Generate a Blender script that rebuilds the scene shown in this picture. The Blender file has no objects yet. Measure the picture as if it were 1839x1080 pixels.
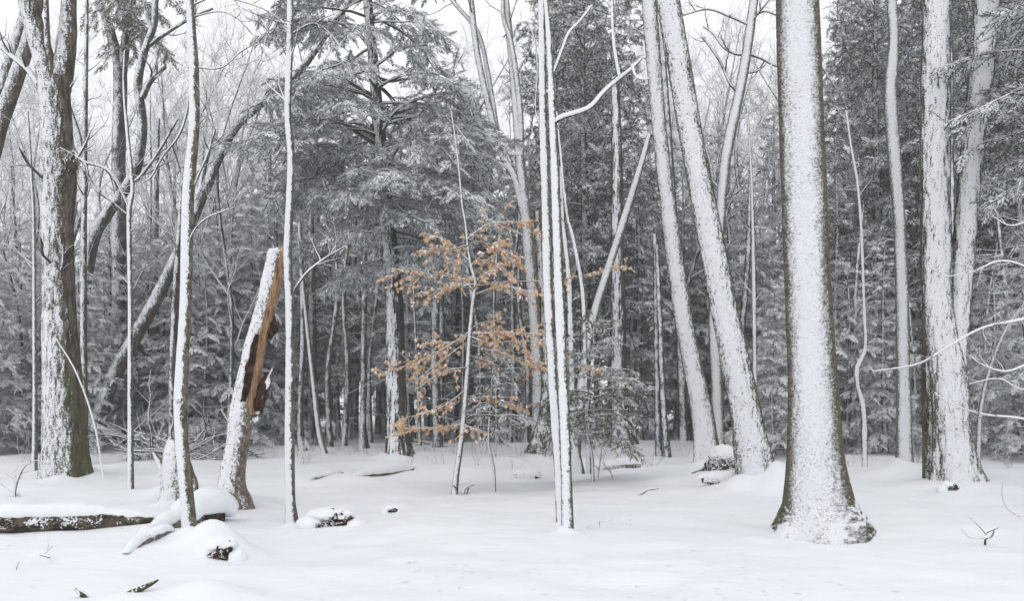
import bpy, math, random
import numpy as np
from mathutils import Vector

scene = bpy.context.scene
COL = scene.collection

# ------------------------------------------------------------------ camera
F, CX, HOR, EYE = 1592.0, 919.5, 715.0, 1.6      # focal length and horizon of a 1839 x 1080 picture, eye height in metres
cam_d = bpy.data.cameras.new('camera')
cam = bpy.data.objects.new('camera', cam_d)
COL.objects.link(cam)
cam.location = (0, 0, EYE)
cam.rotation_euler = (math.pi / 2, 0, 0)
cam_d.sensor_width = 36.0
cam_d.lens = F / 1839 * 36.0
cam_d.shift_y = (HOR - 540) / 1839
cam_d.clip_end = 3000
scene.camera = cam

# ------------------------------------------------------------------ overcast sky, soft sun, exposure
SUN_EL, SUN_AZ = math.radians(48), math.radians(205)   # azimuth measured from +Y towards +X
world = bpy.data.worlds.new('World')
scene.world = world
world.use_nodes = True
wn = world.node_tree
wn.nodes.clear()
sky = wn.nodes.new('ShaderNodeTexSky')
sky.sky_type = 'NISHITA'
sky.sun_disc = False
sky.sun_elevation = SUN_EL
sky.sun_rotation = SUN_AZ
sky.dust_density = 4.0
mixw = wn.nodes.new('ShaderNodeMix')
mixw.data_type = 'RGBA'
mixw.inputs[0].default_value = 0.90
mixw.inputs[7].default_value = (9.9, 10.0, 10.2, 1)     # the even cloud layer
bg = wn.nodes.new('ShaderNodeBackground')
bg.inputs[1].default_value = 0.10
wo = wn.nodes.new('ShaderNodeOutputWorld')
wn.links.new(sky.outputs[0], mixw.inputs[6])
wn.links.new(mixw.outputs[2], bg.inputs[0])
wn.links.new(bg.outputs[0], wo.inputs[0])
sun_d = bpy.data.lights.new('sun', 'SUN')
sun_d.energy = 0.6
sun_d.angle = math.radians(40)
sun_d.color = (1.0, 0.98, 0.95)
sun = bpy.data.objects.new('sun', sun_d)
COL.objects.link(sun)
sdir = Vector((math.sin(SUN_AZ) * math.cos(SUN_EL), math.cos(SUN_AZ) * math.cos(SUN_EL), math.sin(SUN_EL)))
sun.rotation_euler = sdir.to_track_quat('Z', 'Y').to_euler()
scene.view_settings.view_transform = 'Standard'
scene.view_settings.look = 'None'
scene.view_settings.exposure = 0.2
scene.view_settings.gamma = 1.0
scene.cycles.max_bounces = 6
scene.cycles.diffuse_bounces = 4
scene.cycles.volume_bounces = 1

# ------------------------------------------------------------------ helpers
def P(px, py, D):
    return np.array(((px - CX) / F * D, D, EYE - (py - HOR) / F * D))

def rngf(seed):
    return np.random.default_rng(seed)

def _h(ix, iy, iz, s):
    with np.errstate(over='ignore'):
        n = ix.astype(np.uint32) * np.uint32(374761393) + iy.astype(np.uint32) * np.uint32(668265263) + iz.astype(np.uint32) * np.uint32(2147483647 - 97) + np.uint32(s * 7919 + 13)
        n = (n ^ (n >> np.uint32(13))) * np.uint32(1274126177)
        n = n ^ (n >> np.uint32(16))
        n = n * np.uint32(2246822519)
        n = n ^ (n >> np.uint32(15))
    return (n & np.uint32(0xffffff)).astype(np.float64) / float(0xffffff)

def vnoise(p, s=0):
    p = np.asarray(p, float)
    i = np.floor(p).astype(np.int64)
    f = p - i
    f = f * f * (3 - 2 * f)
    out = 0
    for dx in (0, 1):
        for dy in (0, 1):
            for dz in (0, 1):
                w = (f[:, 0] if dx else 1 - f[:, 0]) * (f[:, 1] if dy else 1 - f[:, 1]) * (f[:, 2] if dz else 1 - f[:, 2])
                out = out + w * _h(i[:, 0] + dx, i[:, 1] + dy, i[:, 2] + dz, s)
    return out

def fbm(p, oct=4, s=0):
    a, t, tot = 1.0, 0, 0
    p = np.asarray(p, float)
    for o in range(oct):
        t = t + a * vnoise(p * 2 ** o, s + o)
        tot += a
        a *= 0.5
    return t / tot - 0.5

def nrm(v):
    return v / np.maximum(np.linalg.norm(v, axis=-1, keepdims=True), 1e-9)

class Geo:
    """collects vertices and quads/tris with a material slot for each face"""
    def __init__(s):
        s.v, s.f, s.m, s.n = [], [], [], 0
    def add(s, v, f, m=0):
        v = np.asarray(v, float).reshape(-1, 3)
        f = np.asarray(f, np.int64)
        s.v.append(v)
        s.f.append(f + s.n)
        s.m.append(np.full(len(f), m, np.int32))
        s.n += len(v)
    def mesh(s, name, mats, smooth=True, offset=(0, 0, 0)):
        me = bpy.data.meshes.new(name)
        V = np.concatenate(s.v) - np.asarray(offset, float)
        counts = np.concatenate([np.full(len(f), f.shape[1], np.int32) for f in s.f])
        loops = np.concatenate([f.reshape(-1) for f in s.f]).astype(np.int32)
        starts = np.concatenate(([0], np.cumsum(counts)[:-1])).astype(np.int32)
        me.vertices.add(len(V))
        me.vertices.foreach_set('co', V.astype(np.float32).reshape(-1))
        me.loops.add(len(loops))
        me.loops.foreach_set('vertex_index', loops)
        me.polygons.add(len(counts))
        me.polygons.foreach_set('loop_start', starts)
        me.polygons.foreach_set('loop_total', counts)
        for m in mats:
            me.materials.append(m)
        me.polygons.foreach_set('material_index', np.concatenate(s.m))
        me.polygons.foreach_set('use_smooth', np.full(len(counts), smooth))
        me.update(calc_edges=True)
        return me

def link(name, me, parent=None, loc=None, kind=None):
    o = bpy.data.objects.new(name, me)
    COL.objects.link(o)
    if parent is not None:
        o.parent = parent
    if loc is not None:
        o.location = [float(c) for c in loc]
    if kind:
        o['kind'] = kind
    return o

def thing(name, label, cat, loc, group=None):
    o = bpy.data.objects.new(name, None)
    o.empty_display_size = 0.2
    COL.objects.link(o)
    o.location = [float(c) for c in loc]
    o['label'] = label
    o['category'] = cat
    if group:
        o['group'] = group
    return o

def copy_thing(root, loc, rz, sc, label=None, group=None):
    r = root.copy()
    COL.objects.link(r)
    r.location = [float(c) for c in loc]
    r.rotation_euler = (0, 0, rz)
    r.scale = (sc, sc, sc)
    if label:
        r['label'] = label
    if group:
        r['group'] = group
    for ch in list(root.children):
        c = ch.copy()
        COL.objects.link(c)
        c.parent = r
        for g in list(ch.children):
            d = g.copy()
            COL.objects.link(d)
            d.parent = c
    return r

def crom(pts, n_per):
    """Catmull-Rom through rows of pts (any number of columns), n_per samples per span"""
    p = np.asarray(pts, float)
    e = np.vstack((2 * p[0] - p[1], p, 2 * p[-1] - p[-2]))
    out = []
    for i in range(1, len(e) - 2):
        t = np.linspace(0, 1, n_per, endpoint=False)[:, None]
        a, b, c, d = e[i - 1], e[i], e[i + 1], e[i + 2]
        out.append(0.5 * (2 * b + (c - a) * t + (2 * a - 5 * b + 4 * c - d) * t ** 2 + (3 * b - a - 3 * c + d) * t ** 3))
    out.append(p[-1:])
    return np.vstack(out)

def resample(pts, step):
    d = np.r_[0, np.cumsum(np.linalg.norm(np.diff(pts[:, :3], axis=0), axis=1))]
    n = max(3, int(d[-1] / step))
    t = np.linspace(0, d[-1], n)
    return np.stack([np.interp(t, d, pts[:, k]) for k in range(pts.shape[1])], 1)

def tubes(PP, RR, nseg=5, cap=True):
    """N polylines (N,K,3) with radii (N,K) -> vertices, quads (ends drawn to a point by the radii)"""
    PP = np.asarray(PP, float)
    RR = np.asarray(RR, float)
    N, K, _ = PP.shape
    T = np.empty_like(PP)
    T[:, 1:-1] = PP[:, 2:] - PP[:, :-2]
    T[:, 0] = PP[:, 1] - PP[:, 0]
    T[:, -1] = PP[:, -1] - PP[:, -2]
    T = nrm(T)
    mean = nrm(PP[:, -1] - PP[:, 0])
    ref = np.where(np.abs(mean[:, 2:3]) < 0.75, np.array([[0, 0, 1.0]]), np.array([[1.0, 0.0, 0]]))[:, None, :]
    A = nrm(np.cross(T, ref))
    B = np.cross(A, T)
    th = np.linspace(0, 2 * np.pi, nseg, endpoint=False)
    V = PP[:, :, None, :] + RR[:, :, None, None] * (A[:, :, None, :] * np.cos(th)[None, None, :, None] + B[:, :, None, :] * np.sin(th)[None, None, :, None])
    base = (np.arange(N) * K * nseg)[:, None, None]
    k = np.arange(K - 1)[None, :, None] * nseg
    j = np.arange(nseg)[None, None, :]
    j2 = (j + 1) % nseg
    q = np.stack(np.broadcast_arrays(base + k + j, base + k + nseg + j, base + k + nseg + j2, base + k + j2), -1).reshape(-1, 4)
    return V.reshape(-1, 3), q[:, ::-1]

def at_t(PP, RR, idx, t):
    K = PP.shape[1]
    u = t * (K - 1)
    i = np.minimum(u.astype(int), K - 2)
    f = (u - i)[:, None]
    a, b = PP[idx, i], PP[idx, i + 1]
    return a + (b - a) * f, nrm(b - a), RR[idx, i] * (1 - f[:, 0]) + RR[idx, i + 1] * f[:, 0]

def grow(PP, RR, n, rng, t=(0.2, 0.98), ang=(35, 65), length=(0.5, 1.0), K=6, up=0.05, wig=0.15, rf=0.6, taper=0.15, rmin=0.0, horiz=0.0):
    """children for a set of polylines: n each; length in metres (tuple) or a function of (t, idx)"""
    N = len(PP)
    idx = np.repeat(np.arange(N), n)
    M = len(idx)
    tt = rng.uniform(t[0], t[1], M)
    pos, tan, rad = at_t(PP, RR, idx, tt)
    v = rng.normal(size=(M, 3))
    v[:, 2] *= 1 - horiz
    v = nrm(v - tan * np.sum(v * tan, 1, keepdims=True))
    a = np.radians(rng.uniform(ang[0], ang[1], M))[:, None]
    d = nrm(tan * np.cos(a) + v * np.sin(a))
    L = length(tt, idx, rng) if callable(length) else rng.uniform(length[0], length[1], M)
    pts = [pos]
    step = (L / (K - 1))[:, None]
    for k in range(K - 1):
        d = nrm(d + wig * rng.normal(size=(M, 3)) + np.array([0, 0, up]))
        pts.append(pts[-1] + d * step)
    C = np.stack(pts, 1)
    r0 = np.maximum(rad * rf, rmin)
    R = r0[:, None] * np.linspace(1, taper, K)[None, :]
    return C, R

# ------------------------------------------------------------------ materials
WIND = np.array((-0.33, -0.93, 0.12))
WIND /= np.linalg.norm(WIND)

def newmat(name):
    m = bpy.data.materials.new(name)
    m.use_nodes = True
    nt = m.node_tree
    nt.nodes.clear()
    out = nt.nodes.new('ShaderNodeOutputMaterial')
    b = nt.nodes.new('ShaderNodeBsdfPrincipled')
    b.inputs['Roughness'].default_value = 0.9
    b.inputs['Specular IOR Level'].default_value = 0.15
    nt.links.new(b.outputs[0], out.inputs[0])
    return m, nt, b

def N_(nt, kind, **kw):
    n = nt.nodes.new(kind)
    for k, v in kw.items():
        setattr(n, k, v)
    return n

def math_(nt, op, a, b=None, c=None):
    n = nt.nodes.new('ShaderNodeMath')
    n.operation = op
    for i, x in enumerate((a, b, c)):
        if x is None:
            continue
        if isinstance(x, (int, float)):
            n.inputs[i].default_value = x
        else:
            nt.links.new(x, n.inputs[i])
    return n.outputs[0]

def noise_(nt, vec, scale, detail=3, rough=0.6):
    n = nt.nodes.new('ShaderNodeTexNoise')
    n.inputs['Scale'].default_value = scale
    n.inputs['Detail'].default_value = detail
    n.inputs['Roughness'].default_value = rough
    if vec is not None:
        nt.links.new(vec, n.inputs['Vector'])
    return n.outputs[0]

def ramp_(nt, x, lo, hi, a=0.0, b=1.0, smooth=True):
    n = nt.nodes.new('ShaderNodeMapRange')
    n.interpolation_type = 'SMOOTHSTEP' if smooth else 'LINEAR'
    nt.links.new(x, n.inputs[0])
    n.inputs[1].default_value = lo
    n.inputs[2].default_value = hi
    n.inputs[3].default_value = a
    n.inputs[4].default_value = b
    return n.outputs[0]

def mixc(nt, fac, a, b):
    n = nt.nodes.new('ShaderNodeMix')
    n.data_type = 'RGBA'
    for sock, x in ((n.inputs[0], fac), (n.inputs[6], a), (n.inputs[7], b)):
        if isinstance(x, (int, float)):
            sock.default_value = x
        elif isinstance(x, tuple):
            sock.default_value = (*x, 1)
        else:
            nt.links.new(x, sock)
    return n.outputs[2]

SNOW = (0.79, 0.805, 0.835)

def bark_mat(name, dark, light, thr=0.45, patch=0.35, speck=0.5, stretch=(1, 1, 0.3), scale=28, moss=0.0, up=0.42, snow=SNOW, bump=0.02, soft=0.06, pit=0.8):
    """bark with wind-driven snow plastered on the weather side and lying on whatever faces up"""
    m, nt, b = newmat(name)
    geo = N_(nt, 'ShaderNodeNewGeometry')
    mp = N_(nt, 'ShaderNodeMapping')
    mp.inputs['Scale'].default_value = stretch
    nt.links.new(geo.outputs['Position'], mp.inputs['Vector'])
    dot = N_(nt, 'ShaderNodeVectorMath', operation='DOT_PRODUCT')
    nt.links.new(geo.outputs['Normal'], dot.inputs[0])
    dot.inputs[1].default_value = WIND
    sep = N_(nt, 'ShaderNodeSeparateXYZ')
    nt.links.new(geo.outputs['Normal'], sep.inputs[0])
    sp = N_(nt, 'ShaderNodeSeparateXYZ')
    nt.links.new(geo.outputs['Position'], sp.inputs[0])
    n1 = noise_(nt, geo.outputs['Position'], 2.2, 3)
    n2 = noise_(nt, mp.outputs[0], scale, 5, 0.7)
    n3 = noise_(nt, mp.outputs[0], scale * 0.6, 4, 0.65)
    n4 = noise_(nt, geo.outputs['Position'], scale * 2.1, 2, 0.6)
    w = math_(nt, 'ADD', dot.outputs['Value'], math_(nt, 'MULTIPLY', math_(nt, 'SUBTRACT', n1, 0.5), patch))
    w = math_(nt, 'ADD', w, math_(nt, 'MULTIPLY', math_(nt, 'SUBTRACT', n2, 0.5), speck))
    w = math_(nt, 'ADD', w, math_(nt, 'MULTIPLY', math_(nt, 'SUBTRACT', n4, 0.5), speck * pit))
    s1 = ramp_(nt, w, thr - soft, thr + soft)
    u = math_(nt, 'ADD', sep.outputs[2], math_(nt, 'MULTIPLY', math_(nt, 'SUBTRACT', n2, 0.5), 0.5))
    s2 = ramp_(nt, u, up - 0.06, up + 0.08)
    S = math_(nt, 'MAXIMUM', s1, s2)
    bark = mixc(nt, ramp_(nt, n3, 0.35, 0.68), dark, light)
    if moss:
        mn = noise_(nt, geo.outputs['Position'], 3.5, 4)
        mh = ramp_(nt, sp.outputs[2], 0.0, 4.5, 0.16, -0.06)
        mm = ramp_(nt, math_(nt, 'ADD', mn, mh), 0.56, 0.68, 0, moss)
        bark = mixc(nt, mm, bark, (0.075, 0.085, 0.022))
    sn = mixc(nt, ramp_(nt, n4, 0.3, 0.6), (snow[0] * 0.88, snow[1] * 0.88, snow[2] * 0.88), snow)
    c = mixc(nt, S, bark, sn)
    nt.links.new(c, b.inputs['Base Color'])
    hgt = math_(nt, 'ADD', math_(nt, 'MULTIPLY', S, 0.6), math_(nt, 'MULTIPLY', n2, 0.55))
    hgt = math_(nt, 'ADD', hgt, math_(nt, 'MULTIPLY', n4, 0.45))
    bp = N_(nt, 'ShaderNodeBump')
    bp.inputs['Strength'].default_value = 0.7
    bp.inputs['Distance'].default_value = bump
    nt.links.new(hgt, bp.inputs['Height'])
    nt.links.new(bp.outputs[0], b.inputs['Normal'])
    return m

M = {}
M['maple'] = bark_mat('bark_furrowed_snow', (0.035, 0.028, 0.022), (0.15, 0.125, 0.10), thr=0.76, patch=0.7, speck=2.2, pit=0.8, stretch=(1, 1, 0.26), scale=20, moss=0.7, bump=0.05, up=0.65, soft=0.2)
M['cherry'] = bark_mat('bark_rough_snow', (0.05, 0.042, 0.034), (0.19, 0.16, 0.13), thr=0.70, patch=0.3, speck=0.9, pit=0.7, stretch=(1, 1, 2.4), scale=22, moss=0.4, bump=0.045, up=0.42, soft=0.2)
M['lean'] = bark_mat('bark_plastered_snow', (0.04, 0.035, 0.027), (0.15, 0.13, 0.10), thr=0.57, patch=0.6, speck=1.7, pit=1.0, stretch=(1, 1, 0.55), scale=21, moss=0.9, bump=0.05, up=0.6, soft=0.16)
M['oak'] = bark_mat('bark_ridged_snow', (0.04, 0.033, 0.025), (0.15, 0.125, 0.09), thr=0.60, patch=0.6, speck=2.1, pit=0.8, stretch=(1, 1, 0.2), scale=21, moss=0.8, bump=0.05, up=0.6, soft=0.16)
M['stem'] = bark_mat('bark_thin_stem_snow', (0.06, 0.05, 0.04), (0.2, 0.175, 0.145), thr=0.62, patch=0.9, speck=1.0, stretch=(1, 1, 0.6), scale=26, moss=0.25, bump=0.02, up=0.5, snow=(0.78, 0.795, 0.825))
M['smooth'] = bark_mat('bark_smooth_snow', (0.08, 0.07, 0.06), (0.2, 0.18, 0.155), thr=0.70, patch=0.4, speck=1.1, soft=.14, stretch=(1, 1, 0.8), scale=26, bump=0.03, up=0.5)
M['hemlock'] = bark_mat('bark_hemlock_snow', (0.028, 0.023, 0.02), (0.10, 0.082, 0.07), thr=0.86, patch=0.5, speck=1.7, pit=.4, stretch=(1, 1, 0.14), scale=18, bump=0.03, up=0.6)
M['far'] = bark_mat('bark_far_snow', (0.035, 0.03, 0.027), (0.11, 0.098, 0.088), thr=0.88, patch=0.9, speck=1.0, soft=.2, stretch=(1, 1, 0.4), scale=12, bump=0.01, up=0.35, snow=(0.72, 0.74, 0.77))
M['twig'] = bark_mat('twig_snow', (0.045, 0.038, 0.033), (0.12, 0.105, 0.09), thr=0.8, patch=0.6, speck=0.5, scale=20, up=0.35, bump=0.005)
M['twig_far'] = bark_mat('twig_far_snow', (0.06, 0.052, 0.046), (0.15, 0.135, 0.12), thr=0.5, patch=0.6, speck=0.5, scale=14, up=0.1, bump=0.005)
M['twig_white'] = bark_mat('twig_heavy_snow', (0.05, 0.043, 0.037), (0.13, 0.115, 0.10), thr=0.5, patch=0.5, speck=0.5, scale=20, up=0.0, bump=0.005)
M['log'] = bark_mat('log_rotten', (0.012, 0.010, 0.008), (0.13, 0.10, 0.075), thr=0.95, patch=0.9, speck=1.6, scale=20, stretch=(.4, 1, 1), up=0.6, moss=0.1, bump=0.04)
M['bare'] = bark_mat('bark_bare', (0.03, 0.024, 0.018), (0.13, 0.105, 0.08), thr=0.95, patch=0.7, speck=1.3, stretch=(1, 1, 0.2), scale=20, moss=0.5, bump=0.04, up=0.6)
M['snag'] = bark_mat('bark_snag_snow', (0.10, 0.08, 0.065), (0.27, 0.225, 0.185), thr=0.72, patch=0.6, speck=1.6, stretch=(1, 1, 0.7), scale=22, bump=0.02, up=0.6)
M['litter'] = bark_mat('wet_litter_hollow_shade_snow', (0.006, 0.005, 0.004), (0.09, 0.055, 0.035), thr=1.0, patch=0.8, speck=1.6, stretch=(1, 1, 1), scale=26, bump=0.05, up=0.75)  # wet leaves, blackened so the colour also carries the shade inside hollows

def simple_mat(name, c1, c2, scale, rough=0.9, stretch=None, bump=0.0, lo=0.35, hi=0.65, trans=0.0):
    m, nt, b = newmat(name)
    geo = N_(nt, 'ShaderNodeNewGeometry')
    v = geo.outputs['Position']
    if stretch:
        mp = N_(nt, 'ShaderNodeMapping')
        mp.inputs['Scale'].default_value = stretch
        nt.links.new(v, mp.inputs['Vector'])
        v = mp.outputs[0]
    n = noise_(nt, v, scale, 4, 0.65)
    nt.links.new(mixc(nt, ramp_(nt, n, lo, hi), c1, c2), b.inputs['Base Color'])
    b.inputs['Roughness'].default_value = rough
    if bump:
        bp = N_(nt, 'ShaderNodeBump')
        bp.inputs['Distance'].default_value = bump
        nt.links.new(n, bp.inputs['Height'])
        nt.links.new(bp.outputs[0], b.inputs['Normal'])
    if trans:
        out = [x for x in nt.nodes if x.type == 'OUTPUT_MATERIAL'][0]
        t = N_(nt, 'ShaderNodeBsdfTranslucent')
        t.inputs[0].default_value = (*c2, 1)
        mx = N_(nt, 'ShaderNodeMixShader')
        mx.inputs[0].default_value = trans
        nt.links.new(b.outputs[0], mx.inputs[1])
        nt.links.new(t.outputs[0], mx.inputs[2])
        nt.links.new(mx.outputs[0], out.inputs[0])
    return m

M['needle'] = simple_mat('hemlock_needles_frosted', (0.030, 0.044, 0.032), (0.18, 0.21, 0.185), 16, 0.85, lo=.3, hi=.72)
M['needle_dark'] = simple_mat('hemlock_needles_dark', (0.016, 0.027, 0.018), (0.11, 0.135, 0.108), 16, 0.85, lo=.3, hi=.75)
M['needle_mid'] = simple_mat('hemlock_needles_dusted', (0.05, 0.068, 0.052), (0.33, 0.355, 0.335), 15, 0.85, lo=.3, hi=.7)
M['needle_frost'] = simple_mat('hemlock_needles_white', (0.17, 0.19, 0.18), (0.58, 0.60, 0.605), 14, 0.85, lo=.3, hi=.7)
M['needle_green'] = simple_mat('young_hemlock_needles', (0.045, 0.058, 0.025), (0.16, 0.18, 0.12), 16, 0.85)
M['frost'] = simple_mat('snow_on_needles', (0.66, 0.68, 0.70), (0.82, 0.835, 0.855), 3.0, 0.9)
M['snowcap'] = simple_mat('snow_cap', (0.75, 0.768, 0.80), (0.79, 0.806, 0.832), 9.0, 0.8, bump=0.01)
M['wood'] = simple_mat('split_heartwood', (0.13, 0.06, 0.03), (0.43, 0.27, 0.16), 26, 0.8, stretch=(1, 1, 0.09), bump=0.03, lo=0.3, hi=0.62)
M['rot'] = simple_mat('rotten_wood', (0.012, 0.007, 0.005), (0.13, 0.05, 0.025), 26, 0.9, stretch=(1, 1, 0.35), bump=0.03, lo=0.4, hi=0.7)
M['leaf'] = simple_mat('dry_beech_leaf', (0.48, 0.26, 0.125), (0.80, 0.585, 0.40), 14, 0.6, trans=0.3)
M['soil'] = simple_mat('wet_leaf_litter', (0.006, 0.005, 0.004), (0.07, 0.04, 0.025), 30, 0.8, bump=0.03, lo=0.45, hi=0.8)

def snow_ground_mat():
    m, nt, b = newmat('snow_ground')
    geo = N_(nt, 'ShaderNodeNewGeometry')
    a = noise_(nt, geo.outputs['Position'], 0.35, 3)
    nt.links.new(mixc(nt, ramp_(nt, a, 0.3, 0.7), (0.735, 0.755, 0.79), (0.775, 0.792, 0.82)), b.inputs['Base Color'])
    f = noise_(nt, geo.outputs['Position'], 60, 3, 0.7)
    mp = N_(nt, 'ShaderNodeMapping')
    mp.inputs['Scale'].default_value = (0.8, 2.2, 1)
    nt.links.new(geo.outputs['Position'], mp.inputs['Vector'])
    g = noise_(nt, mp.outputs[0], 3.2, 4, 0.55)
    hh = math_(nt, 'ADD', math_(nt, 'MULTIPLY', f, 0.12), math_(nt, 'MULTIPLY', g, 1.0))
    bp = N_(nt, 'ShaderNodeBump')
    bp.inputs['Strength'].default_value = 0.35
    bp.inputs['Distance'].default_value = 0.05
    nt.links.new(hh, bp.inputs['Height'])
    nt.links.new(bp.outputs[0], b.inputs['Normal'])
    b.inputs['Roughness'].default_value = 0.75
    return m
M['ground'] = snow_ground_mat()

# ------------------------------------------------------------------ the snow-covered ground
MOUNDS = []      # x, y, radius x, radius y, height
def mound_px(px, py, rpx, h, ry=None):
    D = EYE * F / (py - HOR)
    r = rpx / F * D
    MOUNDS.append(((px - CX) / F * D, D, r, (ry or r), h))

def ground_z(x, y):
    x = np.atleast_1d(np.asarray(x, float))
    y = np.atleast_1d(np.asarray(y, float))
    o = np.zeros_like(x)
    near = np.clip((y - 3) / 8, 0, 1)
    z = 0.30 * fbm(np.stack((x * 0.28, y * 0.28, o), -1), 2, 5) * near + 0.15 * fbm(np.stack((x * 0.9, y * 1.2, o + 3), -1), 3, 9)
    far = np.clip((y - 24) / 10, 0, 1)
    z = z + far * 0.5 * fbm(np.stack((x * 0.5, y * 0.5, o + 7), -1), 3, 21)
    for mx, my, rx, ry, h in MOUNDS:
        q = ((x - mx) / rx) ** 2 + ((y - my) / ry) ** 2
        k = q < 9
        if k.any():
            z[k] += h * np.exp(-q[k])
    return z

def gz(x, y):
    return float(ground_z(x, y)[0])

for a in ((120, 858, 90, .10), (340, 960, 70, .12), (420, 895, 70, .16), (719, 828, 80, .16), (1272, 838, 90, .14), (1405, 882, 80, .38), (1345, 880, 60, .1),
          (1430, 935, 60, .05), (1715, 872, 100, .16), (1625, 850, 70, .12), (1020, 960, 40, .03), (1660, 852, 80, .1),
          (310, 880, 60, .14), (385, 985, 55, .30), (370, 1070, 75, .14), (360, 935, 80, .10), (215, 1085, 60, .10), (600, 905, 50, .08), (704, 905, 26, .05),
          (1200, 870, 60, .05), (860, 870, 70, .06), (1110, 845, 60, .05), (170, 1000, 200, .06)):
    mound_px(*a)
for a in ((612, 946, 22, -.08), (362, 934, 30, -.12), (1700, 900, 16, -.06), (1495, 962, 90, -.05)):
    mound_px(*a)

_rm = random.Random(77)
for px, py, wpx in ((118, 862, 80), (1362, 886, 70), (1274, 842, 50), (1722, 880, 95), (1625, 852, 32), (341, 966, 26), (524, 932, 22), (719, 832, 56), (420, 902, 55), (1020, 963, 20), (1676, 862, 34), (318, 900, 60)):
    D = EYE * F / (py - HOR)
    x0, r = (px - CX) / F * D, wpx / F * D / 2
    for k in range(7):
        a = _rm.uniform(0, 6.28)
        MOUNDS.append((x0 + math.cos(a) * r * 1.15, D + math.sin(a) * r * 1.15, r * _rm.uniform(.3, .6) + .05, r * _rm.uniform(.3, .6) + .05, _rm.uniform(-.05, .10) * min(1.3, .5 + r * 2)))

def build_ground():
    g = Geo()
    ys = np.concatenate((np.linspace(-12, 4, 12), np.linspace(4, 16, 210)[1:], np.linspace(16, 34, 110)[1:], np.linspace(34, 80, 50)[1:], np.geomspace(80, 900, 16)[1:]))
    u = np.linspace(-1, 1, 300)
    Y, U = np.meshgrid(ys, u, indexing='ij')
    W = np.clip(0.72 * Y + 2.5, 8, None)
    W = np.where(Y > 80, W + (Y - 80) * 0.8, W)
    X = U * W
    Z = ground_z(X.ravel(), Y.ravel())
    Z = np.where(Y.ravel() > 70, Z * 0.3, Z)
    V = np.stack((X.ravel(), Y.ravel(), Z), -1)
    n, m = Y.shape
    i = (np.arange(n - 1)[:, None] * m + np.arange(m - 1)[None, :]).ravel()
    g.add(V, np.stack((i, i + 1, i + m + 1, i + m), -1))
    link('snow_ground', g.mesh('snow_ground', [M['ground']]), kind='structure')

# ------------------------------------------------------------------ trunks traced at their own depth
def path3(pts, D, D2=None, lift=None):
    """pts: (px, py, width px); D at the foot, D2 at the top -> rows x, y, z, radius"""
    n = len(pts)
    out = []
    for i, p in enumerate(pts):
        d = D if D2 is None else D + (D2 - D) * i / (n - 1)
        out.append((*P(p[0], p[1], d), p[2] / F * d / 2))
    return np.array(out)

def extend(rows, dz):
    """carry a stem on above the frame, thinning"""
    a, b = rows[-2], rows[-1]
    d = nrm((b - a)[:3])
    return np.vstack((rows, [*(b[:3] + d * dz * 0.5), b[3] * 0.75], [*(b[:3] + d * dz), b[3] * 0.35]))

def trunk_geo(rows, nseg=40, step=0.05, seed=1, rough=0.06, fz=2.0, fxy=14.0, lobes=0, lobe_h=0.5, lobe_a=0.25, sink=0.3, wob=0.15):
    rows = np.asarray(rows, float)
    if sink:
        a = rows[0].copy()
        d = nrm(rows[0, :3] - rows[1, :3])
        a[:3] += d * sink
        a[3] *= 1.12
        rows = np.vstack((a, rows))
    c = resample(crom(rows, 10), step)
    K = len(c)
    pts, rad = c[:, :3], np.maximum(c[:, 3], 0.002)
    T = np.gradient(pts, axis=0)
    T = nrm(T)
    ref = np.array((1.0, 0, 0)) if abs(nrm(pts[-1] - pts[0])[0]) < 0.8 else np.array((0, 0, 1.0))
    A = nrm(ref - T * (T @ ref)[:, None])
    B = np.cross(T, A)
    th = np.linspace(0, 2 * np.pi, nseg, endpoint=False)
    dirs = A[:, None, :] * np.cos(th)[None, :, None] + B[:, None, :] * np.sin(th)[None, :, None]
    arc = np.r_[0, np.cumsum(np.linalg.norm(np.diff(pts, axis=0), axis=1))]
    R = np.repeat(rad[:, None], nseg, 1)
    # bark relief in object coordinates
    q = (pts[:, None, :] + dirs * R[..., None]).reshape(-1, 3)
    r1 = fbm(q * np.array((fxy, fxy, fz)) + seed * 17.3, 3, seed).reshape(K, nseg)
    ridged = 0.5 - np.abs(r1) * 2
    lump = fbm(np.stack((np.cos(th)[None, :].repeat(K, 0).ravel() * 1.2, np.sin(th)[None, :].repeat(K, 0).ravel() * 1.2, (arc[:, None] * 1.1).repeat(nseg, 1).ravel()), -1) + seed * 3.1, 3, seed + 40).reshape(K, nseg)
    R = R * (1 + rough * ridged + wob * lump)
    if lobes:
        ph = seed * 1.7
        hh = np.exp(-np.maximum(arc - sink, 0) / lobe_h)[:, None]
        lob = 0.6 * np.cos(lobes * th + ph) + 0.4 * np.cos((lobes + 2) * th + ph * 2.3) 
        R = R * (1 + lobe_a * hh * lob[None, :])
    V = pts[:, None, :] + dirs * R[..., None]
    k = np.arange(K - 1)[:, None] * nseg
    j = np.arange(nseg)[None, :]
    j2 = (j + 1) % nseg
    q = np.stack(np.broadcast_arrays(k + j, k + j2, k + nseg + j2, k + nseg + j), -1).reshape(-1, 4)
    g = Geo()
    g.add(V.reshape(-1, 3), q)
    # end caps
    for ring, flip in ((0, True), (K - 1, False)):
        cen = pts[ring]
        vv = np.vstack((V[ring], cen))
        f = np.stack((np.arange(nseg), (np.arange(nseg) + 1) % nseg, np.full(nseg, nseg)), -1)
        g.add(vv, f[:, ::-1] if flip else f)
    return g, c

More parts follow.
